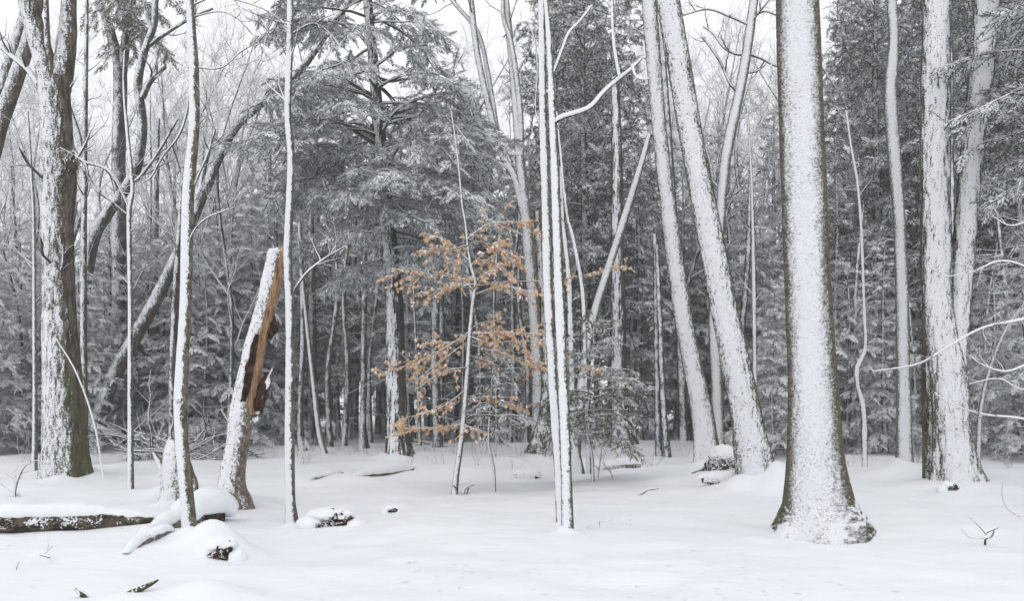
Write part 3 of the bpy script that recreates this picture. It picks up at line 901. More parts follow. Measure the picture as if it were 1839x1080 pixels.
tree('slender_tree', 'slim dark-edged trunk behind the thin crooked tree, leaning slightly right', 22.5,
     [[(312, 828, 18), (310, 700, 14), (314, 560, 12), (322, 420, 10), (330, 300, 7)]], 'far', nseg=14, step=0.1, seed=80, ext=False)

# ---- the central hemlock with its own traced boughs
def central_hemlock():
    D = 22.1
    base = P(719, 834, D)
    root = thing('hemlock_tree', 'tall hemlock in the centre left with dark trunk and spreading snowy boughs', 'tree', base)
    rows = extend(path3([(720, 836, 62), (716, 805, 45), (712, 740, 37), (707, 540, 32), (699, 440, 28), (688, 325, 24), (678, 200, 20), (665, 50, 16), (660, 0, 15)], D), 5.0)
    g, c = trunk_geo(rows, nseg=64, step=0.035, seed=91, rough=0.13, fz=1.8, fxy=15, lobes=5, lobe_a=0.2)
    link('trunk', g.mesh('trunk', [M['hemlock']], offset=base), root)
    rng = rngf(92)
    traced = [([(686, 340), (650, 338), (610, 345), (560, 365), (500, 392)], -0.6), ([(682, 262), (650, 247), (620, 230), (585, 235), (535, 235)], -0.8), ([(684, 285), (630, 268), (580, 247), (530, 255), (490, 275)], 0.6),
              ([(690, 310), (712, 275), (728, 262), (748, 232), (765, 215)], -0.5), ([(690, 322), (740, 320), (785, 320), (830, 335)], -0.7), ([(696, 410), (735, 408), (765, 408), (800, 420)], -0.4),
              ([(680, 140), (700, 140), (730, 130), (780, 125)], 0.4), ([(676, 175), (640, 160), (610, 150), (560, 150)], -0.6), ([(672, 118), (690, 112), (720, 95), (770, 92)], -0.3),
              ([(690, 345), (720, 360), (770, 375), (840, 400)], -0.9), ([(670, 90), (640, 60), (600, 50), (570, 70)], -0.4), ([(684, 240), (720, 205), (790, 190), (860, 200)], -0.9), ([(680, 215), (740, 180), (800, 165)], 0.7), ([(676, 190), (620, 190), (560, 175), (510, 180)], -1.0)]
    PPs, RRs = [], []
    for pts, dy in traced:
        r = path3([(x, y, 8 - 5 * k / (len(pts) - 1)) for k, (x, y) in enumerate(pts)], D)
        r[:, 1] += np.linspace(0, 1, len(r)) * dy * 1.5
        cc = poly(r, 12)
        gb = Geo()
        v, q = tubes(cc[None, :, :3], cc[None, :, 3], 7)
        gb.add(v, q)
        link('branch', gb.mesh('branch', [M['twig']], offset=base), root)
        k = np.linspace(0, 11, 7).astype(int)
        PPs.append(cc[k, :3])
        RRs.append(cc[k, 3])
    # the rest of the crown
    nb = 105
    z = np.concatenate((rng.uniform(4.6, 9.0, 65), rng.uniform(9, 14.5, 40)))
    ax = np.stack([np.interp(z, c[:, 2], c[:, k]) for k in (0, 1)], -1)
    az = np.arange(nb) * 2.39996
    L = np.interp(z, (4.6, 6, 8.5, 11, 14.5), (1.6, 3.0, 3.6, 2.7, 1.2)) * rng.uniform(0.65, 1.1, nb)
    Q = branch_curves(rng, z, az, L, np.full(nb, 0.15), np.full(nb, 0.4))
    Q[:, :, 0] += ax[:, None, 0]
    Q[:, :, 1] += ax[:, None, 1]
    R = (0.012 + 0.010 * L)[:, None] * np.linspace(1, .25, 7)[None]
    gb = Geo()
    v, q = tubes(Q, R, 5)
    gb.add(v, q)
    # bare dead twigs low on the trunk
    nd = 26
    zd = rng.uniform(1.8, 5.5, nd)
    axd = np.stack([np.interp(zd, c[:, 2], c[:, k]) for k in (0, 1)], -1)
    Qd = branch_curves(rng, zd, rng.uniform(0, 6.28, nd), rng.uniform(0.6, 2.0, nd), rng.uniform(-.1, .3, nd), rng.uniform(.1, .4, nd), wig=0.12)
    Qd[:, :, 0] += axd[:, None, 0]
    Qd[:, :, 1] += axd[:, None, 1]
    Rd = np.full((nd, 1), 0.013) * np.linspace(1, .3, 7)[None]
    v, q = tubes(Qd, Rd, 4)
    gb.add(v, q)
    C2, R2 = grow(Qd, Rd, 6, rng, ang=(30, 60), length=(0.2, 0.8), K=4, up=-0.03, rf=0.6, horiz=0.7)
    v, q = tubes(C2, R2, 3)
    gb.add(v, q)
    gf = Geo()
    A = np.concatenate((Q, np.array(PPs)))
    Rr = np.concatenate((R, np.array(RRs)))
    boughs(gf, gb, A, Rr, rng, spacing=0.15, snowmix=(0.58, 0.30, 0.12), sc=(0.65, 1.3), t0=0.42, droop=0.4)
    link('branches', gb.mesh('branches', [M['twig']], offset=base), root, kind='stuff')
    link('crown', gf.mesh('crown', [M['needle_mid'], M['frost']], smooth=False, offset=base), root, kind='stuff')
central_hemlock()

MARKS = [(-40, 'left edge'), (110, 'thick old tree'), (235, 'thin wavy stem'), (335, 'thin crooked tree'), (455, 'broken snag'), (522, 'thin upright tree'), (590, 'curved sapling'), (652, 'thin straight trunk'), (710, 'central hemlock'), (835, 'orange-leaved sapling'),
         (920, 'pale birch stems'), (1000, 'twin white stems'), (1070, 'young green hemlock'), (1118, 'buttressed trunk'), (1190, 'paired thin trunks'), (1235, 'slimmer leaner'), (1310, 'thick leaner'), (1355, 'pale sapling'), (1450, 'broad straight trunk'), (1545, 'kinked sapling'), (1618, 'S-bend trunk'), (1700, 'double trunk'), (1780, 'bending white sapling'), (1870, 'right edge')]
USED = {}
def locate(px, D, what, cut=(32, 42)):
    mx, nm = min(MARKS, key=lambda m: abs(m[0] - px))
    side = 'straight behind' if abs(mx - px) < 9 else ('behind and left of' if px < mx else 'behind and right of')
    if nm.endswith('edge'):
        side = 'near'
        nm = nm + ' of the picture'
    row = 'near' if D < cut[0] else ('middle' if D < cut[1] else 'far')
    lab = f'{what} {side} the {nm}, {row} row'
    k = USED.get(lab, 0)
    USED[lab] = k + 1
    if k:
        lab = f'{what} {side} the {nm}, {row} row, ' + ('second one' if k == 1 else 'another one')
    return lab

# ---- background conifers
PROTO = {
    'a': hemlock_proto(101, 14, 2.6, 2.5, nb=80, snowmix=(0.32, 0.40, 0.28), needle='needle_mid'),
    'b': hemlock_proto(102, 13, 1.2, 2.4, nb=80, snowmix=(0.40, 0.38, 0.22), needle='needle_mid'),
    'c': hemlock_proto(103, 10, 0.5, 2.2, nb=70, snowmix=(0.55, 0.33, 0.12), dead=4, needle='needle_frost'),
    'd': hemlock_proto(104, 18, 4.0, 2.6, nb=90, snowmix=(0.20, 0.34, 0.46), clump=0.5, pw=0.55, r0=0.2, needle='needle_dark'),
    'g': hemlock_proto(107, 13, 1.0, 2.5, nb=80, snowmix=(0.26, 0.36, 0.38), needle='needle_dark'),
    'f': hemlock_proto(106, 8.5, 0.25, 2.5, nb=74, snowmix=(0.72, 0.22, 0.06), dead=0, r0=0.1, pw=0.7, needle='needle_frost'),
    'e': hemlock_proto(105, 6, 0.3, 1.6, nb=48, snowmix=(0.60, 0.32, 0.08), dead=0, r0=0.07, needle='needle_frost'),
}
CROWD = {
    'left': ('snow-laden hemlock in the pale hazy wood on the left side', 'pale hemlocks on the left'),
    'mid': ('grey-green hemlock in the dark stand behind the central hemlock and orange leaves', 'dark hemlocks in the middle'),
    'gap': ('snowy hemlock standing behind the two leaning trunks', 'hemlocks behind the leaning trunks'),
    'right': ('dark snow-dusted hemlock in the dense wood behind the right-hand trunks', 'dark hemlocks on the right'),
}
conifers = [  # px, depth, prototype, scale, crowd
    (-70, 34, 'c', .95, 'left'), (10, 36, 'c', .9, 'left'), (60, 44, 'b', .8, 'left'), (110, 33, 'c', .75, 'left'), (165, 38, 'b', .72, 'left'), (235, 34, 'c', .80, 'left'), (290, 42, 'b', .85, 'left'),
    (330, 31, 'c', .72, 'left'), (385, 35, 'b', .85, 'left'), (420, 29, 'c', .85, 'left'), (30, 27, 'e', .8, 'left'), (185, 29, 'e', .9, 'left'), (365, 27.5, 'e', .95, 'left'), (-20, 50, 'b', .8, 'left'), (205, 52, 'a', .8, 'left'),
    (-20, 25, 'f', .75, 'left'), (35, 30, 'f', .9, 'left'), (75, 27, 'f', .62, 'left'), (140, 26, 'f', .68, 'left'), (195, 31, 'f', .95, 'left'), (265, 30, 'f', .85, 'left'), (310, 34, 'f', 1.0, 'left'), (355, 29, 'f', .85, 'left'), (405, 32, 'f', 1.05, 'left'), (450, 30, 'f', .95, 'left'), (480, 35, 'f', 1.25, 'left'), (95, 36, 'f', 1.0, 'left'), (235, 40, 'f', 1.15, 'left'), (1415, 27, 'f', .6, 'gap'), (1370, 33, 'f', 1.0, 'gap'),
    (455, 38, 'a', .95, 'mid'), (495, 31, 'b', .80, 'mid'), (540, 40, 'a', 1.0, 'mid'), (590, 34, 'a', .95, 'mid'), (630, 44, 'd', .85, 'mid'), (690, 37, 'a', 1.05, 'mid'), (735, 31, 'a', .9, 'mid'), (775, 42, 'g', 1.2, 'mid'), (815, 34, 'a', 1.05, 'mid'), (845, 40, 'd', .85, 'mid'),
    (850, 48, 'd', .8, 'mid'), (885, 38, 'g', 1.05, 'mid'), (925, 32, 'a', .80, 'mid'), (560, 50, 'a', 1.1, 'mid'), (720, 52, 'a', 1.2, 'mid'),
    (1000, 37, 'd', 1.1, 'mid'), (1050, 31, 'd', 1.0, 'mid'), (1100, 36, 'd', 1.05, 'mid'), (970, 45, 'a', 1.0, 'mid'), (1030, 48, 'd', 1.1, 'mid'),
    (1140, 31, 'b', .78, 'gap'), (1185, 38, 'g', 1.0, 'gap'), (1225, 33, 'a', .75, 'gap'), (1270, 40, 'g', 1.0, 'gap'), (1310, 34, 'g', .9, 'gap'), (1350, 30, 'c', .88, 'gap'), (1390, 38, 'g', 1.05, 'gap'), (1390, 24, 'e', .75, 'gap'), (1245, 48, 'b', 1.0, 'gap'), (1335, 50, 'b', 1.0, 'gap'),
    (1500, 30, 'g', .85, 'right'), (1530, 37, 'd', 1.0, 'right'), (1575, 32, 'd', 1.1, 'right'), (1620, 40, 'd', 1.3, 'right'), (1650, 31, 'g', 1.05, 'right'), (1700, 36, 'd', 1.25, 'right'), (1745, 30, 'd', 1.1, 'right'), (1790, 38, 'd', 1.3, 'right'), (1830, 29, 'g', 1.15, 'right'), (1880, 34, 'd', 1.2, 'right'),
    (1520, 26, 'e', .95, 'right'), (1590, 25, 'c', .60, 'right'), (1780, 24, 'c', .55, 'right'), (1850, 22, 'e', .9, 'right'), (1480, 45, 'g', 1.0, 'right'), (1560, 50, 'd', 1.3, 'right'), (1680, 50, 'd', 1.4, 'right'), (1810, 52, 'd', 1.4, 'right'), (1600, 35, 'g', 1.25, 'right'), (1765, 44, 'd', 1.4, 'right'), (1545, 43, 'g', 1.35, 'right'),
]
_rc = random.Random(4)
for px, D, k, sc, cr in conifers:
    x = (px - CX) / F * D
    lab, grp = CROWD[cr]
    place_proto(PROTO[k], 'hemlock_tree', locate(px - 2 if px == -70 else px, D, {'left': 'pale snowy hemlock', 'mid': 'grey-green hemlock', 'gap': 'snowy hemlock', 'right': 'dark hemlock'}[cr]), 'tree', (x, D, gz(x, D) - 0.05), _rc.uniform(0, 6.28), sc * _rc.uniform(.95, 1.05), grp, sxy=_rc.uniform(.9, 1.1))
x = (1900 - CX) / F * 15.5
place_proto(hemlock_proto(131, 15, 5.0, 2.3, nb=60, snowmix=(0.25, 0.35, 0.4), spacing=0.15, sc=(.8, 1.2)), 'hemlock_tree', 'hemlock whose boughs hang in at the upper right corner', 'tree', (x, 15.5, gz(x, 15.5)), 1.0, 1.0)

# young conifers near the beech
x, D = (1064 - CX) / F * 16.4, 16.4
place_proto(hemlock_proto(141, 3.1, 0.75, 1.15, nb=34, dead=5, snowmix=(0.18, 0.42, 0.4), spacing=0.11, r0=0.03, needle='needle_green', sc=(.6, .95), mat='smooth'), 'young_hemlock', 'young green hemlock close right of the twin stems, lightly snowed', 'tree', (x, D, gz(x, D)), 0.4, 1.0)
x, D = (887 - CX) / F * 15.6, 15.6
place_proto(hemlock_proto(143, 2.45, 1.15, 0.85, nb=16, dead=6, snowmix=(0.85, 0.12, 0.03), spacing=0.13, r0=0.026, needle='needle_green', sc=(.55, .85), mat='smooth'), 'young_hemlock', 'thin-stemmed little hemlock with white boughs right of the orange-leaved sapling', 'tree', (x, D, gz(x, D)), 1.4, 1.0)

# ---- bare broadleaved trees against the sky
BARE = [bare_proto(201, 13, .11, 16), bare_proto(202, 16, .14, 18, fork=.45), bare_proto(203, 11, .07, 14, fork=.25)]
bare_spots = [(-60, 32, 0, 1.0, 'l'), (5, 42, 1, 1.0, 'l'), (45, 30, 2, 1.05, 'l'), (95, 40, 0, 1.1, 'l'), (140, 48, 1, 1.1, 'l'), (180, 36, 2, 1.2, 'l'), (275, 38, 0, 1.1, 'l'), (300, 30, 2, 1.0, 'l'), (345, 45, 1, 1.1, 'l'), (390, 40, 0, 1.2, 'l'),
              (430, 34, 2, 1.2, 'l'), (475, 46, 1, 1.1, 'l'), (20, 58, 1, 1.2, 'l'), (250, 60, 1, 1.2, 'l'), (410, 60, 1, 1.2, 'l'),
              (1160, 44, 0, 1.2, 'r'), (1215, 38, 1, .95, 'r'), (1260, 46, 1, 1.1, 'r'), (1300, 40, 0, 1.1, 'r'), (1380, 44, 1, 1.1, 'r'), (1500, 42, 1, 1.1, 'r'), (1330, 58, 1, 1.2, 'r'),
              (30, 26, 2, .95, 'l'), (125, 34, 0, 1.15, 'l'), (210, 45, 0, 1.3, 'l'), (320, 36, 1, 1.0, 'l'), (365, 30, 0, 1.0, 'l'), (440, 42, 0, 1.25, 'l'), (-10, 36, 0, 1.2, 'l'), (75, 52, 1, 1.3, 'l'), (300, 52, 1, 1.3, 'l'), (410, 27, 2, 1.1, 'l'),
              (1235, 32, 0, 1.05, 'r'), (1285, 36, 1, 1.05, 'r'), (1340, 34, 0, 1.2, 'r'), (1400, 36, 0, 1.2, 'r'), (1185, 50, 1, 1.3, 'r'), (1250, 54, 1, 1.35, 'r'), (1375, 52, 1, 1.35, 'r'), (1495, 34, 0, 1.2, 'r'),
              (560, 42, 1, 1.2, 'm'), (880, 36, 0, 1.25, 'm'), (790, 38, 0, 1.3, 'm'),
              (600, 55, 1, 1.1, 'm'), (820, 45, 1, 1.0, 'm'), (950, 42, 1, 1.05, 'm')]
BL = {'l': ('bare twiggy tree in the pale open wood on the left', 'bare trees on the left'), 'r': ('bare twiggy tree against the white sky behind the leaning trunks', 'bare trees behind the leaners'), 'm': ('bare twiggy tree showing above the dark hemlocks in the middle', 'bare trees in the middle')}
for px, D, k, sc, w in bare_spots:
    x = (px - CX) / F * D
    place_proto(BARE[k], 'bare_tree', locate(px, D, 'bare twiggy tree', (37, 45)), 'tree', (x, D, gz(x, D)), _rc.uniform(0, 6.28), sc, BL[w][1], names=('trunk', 'limbs'))

# ---- slim trunks of the stand
def pole_mesh(seed, H, r):
    rng = rngf(seed)
    rows = np.array([(0, 0, -.2, r * 1.7), (0, 0, .15, r * 1.15), (rng.normal() * .08, rng.normal() * .08, H * .3, r * .95), (rng.normal() * .2, rng.normal() * .2, H * .65, r * .7), (rng.normal() * .25, rng.normal() * .25, H, r * .25)])
    g, c = trunk_geo(rows, nseg=12, step=0.2, seed=seed, sink=0, lobes=3, lobe_h=.2)
    s = poly(c, 20)
    gb = Geo()
    A, B = grow(s[None, :, :3], s[None, :, 3], 26, rng, t=(0.1, 0.9), ang=(60, 95), length=(0.3, 1.3), K=5, up=-0.02, wig=0.12, rf=0.2, rmin=0.007)
    B = np.minimum(B, 0.014)
    v, q = tubes(A, B, 4)
    gb.add(v, q)
    A2, B2 = grow(A, B, 4, rng, ang=(30, 60), length=(0.15, 0.5), K=4, up=0, wig=0.15, rf=0.7, rmin=0.004)
    v, q = tubes(A2, B2, 3)
    gb.add(v, q)
    return g.mesh('trunk', [M['far']]), gb.mesh('twigs', [M['twig']])
POLES = [pole_mesh(301, 9, .11), pole_mesh(302, 10, .08), pole_mesh(303, 7, .06), pole_mesh(304, 11, .15)]
_rp = random.Random(11)
pole_spots = [(px, D) for px, D in ((480, 33), (560, 32), (572, 38), (590, 30), (608, 34), (622, 29.5), (640, 36), (668, 31), (678, 40), (742, 33), (756, 29), (770, 36), (782, 30), (790, 27), (800, 33), (812, 38), (826, 31), (838, 42), (862, 30), (878, 35), (896, 29), (915, 31), (942, 29), (952, 34), (1000, 30), (1075, 33), (1150, 31), (1162, 36), (1215, 34))]
for px, D in pole_spots:
    x = (px + _rp.uniform(-4, 4) - CX) / F * D
    place_proto(POLES[_rp.randrange(4)], 'slender_tree', locate(px, D, 'slim trunk', (31, 36)), 'tree', (x, D, gz(x, D)), _rp.uniform(0, 6.28), _rp.uniform(.8, 1.2), 'slim trunks of the dark stand', names=('trunk', 'twigs'))
for px, D in ((28, 33), (135, 30), (282, 31), (372, 33), (400, 30)):
    x = (px + _rp.uniform(-4, 4) - CX) / F * D
    place_proto(POLES[_rp.randrange(4)], 'slender_tree', locate(px, D, 'slim trunk', (31, 36)), 'tree', (x, D, gz(x, D)), _rp.uniform(0, 6.28), _rp.uniform(.7, 1.1), 'slim trunks on the left', names=('trunk', 'twigs'))
for px, D in ((1320, 29), (1515, 33), (1530, 28), (1640, 27), (1770, 27), (1825, 30)):
    x = (px + _rp.uniform(-4, 4) - CX) / F * D
    place_proto(POLES[_rp.randrange(4)], 'slender_tree', locate(px, D, 'slim trunk', (31, 36)), 'tree', (x, D, gz(x, D)), _rp.uniform(0, 6.28), _rp.uniform(.7, 1.1), 'slim trunks on the right', names=('trunk', 'twigs'))

# ---- the far wood, one mass
def distant_forest():
    rng = rngf(400)
    g = Geo()
    gt = Geo()
    protos = []
    for s in range(3):
        rg = rngf(410 + s)
        H, base, R, nb = 12 + 2 * s, 1.0, 2.3, 34
        z = base + (H - base) * np.linspace(0, .98, nb)
        u = (z - base) / (H - base)
        L = R * (1 - u) ** .8 * rg.uniform(.7, 1.1, nb) + .2
        PP = branch_curves(rg, z, np.arange(nb) * 2.4, L, np.full(nb, .15), np.full(nb, .4))
        RR = np.full((nb, 7), .02)
        gg = Geo()
        boughs(gg, None, PP, RR, rg, spacing=0.62, far=True, snowmix=(.35, .4, .25), sc=(.9, 1.4))
        protos.append((np.concatenate(gg.v), np.concatenate(gg.f), np.concatenate(gg.m)))
    for i in range(70):
        D = rng.uniform(58, 95)
        px = -150 + 2140 * (i + rng.random()) / 70
        x = (px - CX) / F * D
        V, Fc, m = protos[i % 3]
        a = rng.uniform(0, 6.28)
        s = rng.uniform(.8, 1.2) * (0.8 if px < 480 else 1.1)
        W = np.stack((V[:, 0] * math.cos(a) - V[:, 1] * math.sin(a), V[:, 0] * math.sin(a) + V[:, 1] * math.cos(a), V[:, 2]), -1) * s + (x, D, 0)
        for mi in (0, 1):
            f = Fc[m == mi]
            if mi == 0:
                g.add(W, f, 0)
                n0 = g.n - len(W)
            else:
                g.f.append(f + n0)
                g.m.append(np.full(len(f), 1, np.int32))
    N = 60
    D = rng.uniform(42, 95, N)
    x = (rng.uniform(-200, 2040, N) - CX) / F * D
    H = rng.uniform(8, 17, N)
    PP = np.stack([np.stack((x + rng.normal(size=N) * .25 * t, D, H * t - .2), -1) for t in np.linspace(0, 1, 6)], 1)
    RR = rng.uniform(.05, .16, N)[:, None] * np.linspace(1, .2, 6)[None]
    v, q = tubes(PP, RR, 7)
    g.add(v, q, 2)
    A, B = grow(PP, RR, 14, rng, t=(.3, .98), ang=(30, 65), length=(1, 3.0), K=6, up=.06, wig=.12, rf=.4, rmin=.012)
    v, q = tubes(A, B, 3)
    g.add(v, q, 2)
    A, B = grow(A, B, 5, rng, t=(.2, .98), ang=(25, 60), length=(.5, 1.4), K=4, up=.04, wig=.14, rf=.6, rmin=.009)
    v, q = tubes(A, B, 3)
    g.add(v, q, 2)
    o = link('distant_forest', g.mesh('distant_forest', [M['needle'], M['frost'], M['far']], smooth=False), kind='stuff')
    o['label'] = 'far snowy wood fading out behind all the nearer trees'
    o['category'] = 'forest'
distant_forest()

# ---- green foliage hanging at the fork at the upper left
def hanging_boughs():
    D = 29.2
    base = P(216, 806, 30.0)
    root = [o for o in COL.objects if o.name.startswith('forked_tree')][0]
    rng = rngf(61)
    spots = [(215, 55), (240, 15), (260, 30), (195, 20), (275, 35), (205, 40), (225, 20), (245, 45), (270, 60), (190, 60), (175, 25), (285, 15), (210, 95), (255, 95), (235, 75), (280, 95), (200, 0), (265, 10)]
    PP = []
    for px, py in spots:
        a = P(px + rng.uniform(-15, 15), py - 25, D + rng.uniform(-.8, .8))
        d = np.array((rng.uniform(-.7, .9), rng.uniform(-.6, .2), -.25))
        t = np.linspace(0, 1, 7)[:, None]
        PP.append(a + d * t * 1.2 + np.array((0, 0, -.5)) * t ** 2)
    PP = np.array(PP)
    RR = np.full((len(PP), 7), .01)
    gf, gb = Geo(), Geo()
    v, q = tubes(PP, RR, 4)
    gb.add(v, q)
    boughs(gf, gb, PP, RR, rng, spacing=.15, snowmix=(-.1, .2, .9), sc=(1.1, 1.7), t0=0.0)
    link('crown', gf.mesh('crown', [M['needle_green'], M['frost']], smooth=False, offset=base), root, kind='stuff')
    link('twigs', gb.mesh('twigs', [M['twig']], offset=base), root, kind='stuff')
hanging_boughs()

# ---- the beech sapling with its orange leaves
def beech():
    D = 15.0
    base = P(816, 888, D)
    root = thing('beech_sapling', 'slim beech sapling with tiers of dry orange leaves', 'tree', base)
    rows = path3([(816, 890, 13), (820, 850, 11), (830, 780, 10), (838, 690, 9), (844, 600, 8), (850, 540, 7.5), (854, 508, 7), (846, 478, 5.5), (840, 440, 5), (836, 400, 4.5), (830, 365, 4), (824, 300, 3.5), (818, 250, 3), (810, 195, 2.5)], D)
    g, c = trunk_geo(rows, nseg=14, step=.05, seed=71, rough=.04, wob=.08, sink=.15)
    link('trunk', g.mesh('trunk', [M['smooth']], offset=base), root)
    rng = rngf(72)
    br = [([(845, 470), (800, 430), (755, 412)], .2, 26), ([(838, 430), (880, 405), (945, 405)], -.2, 30), ([(852, 505), (790, 500), (715, 497)], -.4, 34), ([(852, 510), (800, 515), (740, 522)], .3, 30), ([(853, 505), (890, 475), (935, 455)], .4, 26),
          ([(853, 515), (900, 505), (970, 498), (1010, 492), (1070, 478), (1130, 455)], .7, 46), ([(838, 430), (900, 440), (945, 470)], .5, 22), ([(850, 530), (905, 515), (960, 530), (1012, 537)], -.2, 32), ([(840, 440), (810, 455), (770, 460)], -.5, 24),
          ([(846, 595), (790, 632), (730, 660), (668, 678)], -.3, 42), ([(846, 600), (900, 600), (970, 605)], -.4, 40), ([(846, 590), (870, 578), (905, 590), (945, 625)], .4, 36), ([(844, 620), (920, 640), (980, 655), (1075, 658)], .5, 46), ([(845, 612), (800, 640), (745, 690)], .4, 16), ([(844, 640), (900, 660), (1000, 710)], .6, 18),
          ([(850, 520), (870, 500), (905, 490)], -.5, 24), ([(846, 478), (870, 460), (905, 440)], -.3, 22), ([(850, 520), (830, 500), (795, 478)], .5, 22), ([(846, 600), (815, 612), (780, 612)], .4, 20), ([(846, 605), (880, 618), (925, 615)], -.3, 22),
          ([(838, 700), (790, 735), (725, 752)], -.3, 32), ([(832, 762), (780, 770), (722, 772)], .3, 32), ([(832, 762), (850, 770), (875, 776)], -.2, 12), ([(836, 720), (880, 715), (935, 738)], .4, 22), ([(842, 660), (800, 670), (760, 700)], -.6, 14)]
    # a leaf: folded oval, 10 triangles
    t = np.array([0, .25, .55, .8, 1.0])
    w = np.array([0.0, .30, .36, .22, 0])
    lv = [(0, 0, 0)]
    for tt, ww in zip(t[1:-1], w[1:-1]):
        lv += [(tt, -ww, .10 * ww), (tt, 0, -.03), (tt, ww, .10 * ww)]
    lv += [(1, 0, -.12)]
    lf = [(0, 1, 2), (0, 2, 3), (1, 4, 5), (1, 5, 2), (2, 5, 6), (2, 6, 3), (4, 7, 8), (4, 8, 5), (5, 8, 9), (5, 9, 6), (7, 10, 8), (8, 10, 9)]
    lv = np.array(lv) * 0.075
    variants = []
    for k in range(3):
        gl = Geo()
        q = lv.copy()
        q[:, 2] += 0.02 * np.sin(q[:, 0] / .075 * (2.2 + k)) * (1 if k else -1)
        q[:, 1] *= (1.0, .85, .7)[k]
        gl.add(q, np.array(lf))
        variants.append(gl.mesh('leaf', [M['leaf']], smooth=True))
    bobjs, leaves = [], []
    for i, (pts, dy, nl) in enumerate(br):
        r = path3([(x, y, 3 - 1.8 * k / (len(pts) - 1)) for k, (x, y) in enumerate(pts)], D)
        r[:, 1] += np.linspace(0, 1, len(r)) * dy * 1.6
        cc = poly(r, 12)
        gb = Geo()
        v, q = tubes(cc[None, :, :3], cc[None, :, 3], 6)
        gb.add(v, q)
        A, B = grow(cc[None, :, :3], cc[None, :, 3], max(8, nl // 3), rng, t=(.08, .98), ang=(25, 60), length=(.2, .65), K=5, up=-.02, wig=.12, rf=.5, rmin=.004, horiz=.7)
        v, q = tubes(A, B, 4)
        gb.add(v, q)
        bo = link('branch', gb.mesh('branch', [M['twig']], offset=base), root)
        bobjs.append(bo)
        m = int(nl * 3.2)
        id_ = rng.integers(0, len(A), m)
        p, tn, _ = at_t(A, B, id_, rng.uniform(.15, 1.0, m))
        for k in range(m):
            leaves.append((i, p[k], tn[k]))
        p, tn, _ = at_t(cc[None, :, :3], cc[None, :, 3], np.zeros(nl, int), rng.uniform(.08, 1.0, nl))
        for k in range(len(p)):
            leaves.append((i, p[k], tn[k]))
    order = rng.permutation(len(leaves))
    rest, frost = Geo(), Geo()
    for n, li in enumerate(order):
        i, p, tn = leaves[li]
        d = nrm(tn * .5 + rng.normal(size=3) * .55 + np.array((0, 0, -.55)))
        upv = nrm(np.array((0, -.5, .8)) + rng.normal(size=3) * .45)
        s = nrm(np.cross(upv, d))
        u = np.cross(d, s)
        sc = rng.uniform(.7, 1.2)
        if n < 300:
            o = link('leaf', variants[n % 3], bobjs[i])
            from mathutils import Matrix
            Mx = Matrix(((d[0] * sc, s[0] * sc, u[0] * sc, p[0] - base[0]), (d[1] * sc, s[1] * sc, u[1] * sc, p[1] - base[1]), (d[2] * sc, s[2] * sc, u[2] * sc, p[2] - base[2]), (0, 0, 0, 1)))
            o.matrix_local = Mx
        else:
            W = p + sc * (lv[:, :1] * d + lv[:, 1:2] * s + lv[:, 2:] * u)
            rest.add(W, np.array(lf))
        if rng.random() < .45:
            W = p + np.array((0, 0, .006)) + sc * .75 * (lv[:, :1] * d + lv[:, 1:2] * s * .8 + lv[:, 2:] * u) + u * .005 * np.sign(u[2] + 1e-6)
            frost.add(W, np.array(lf))
    link('leaves', rest.mesh('leaves', [M['leaf']], offset=base), root, kind='stuff')
    link('snow_on_leaves', frost.mesh('snow_on_leaves', [M['frost']], offset=base), root, kind='stuff')
beech()

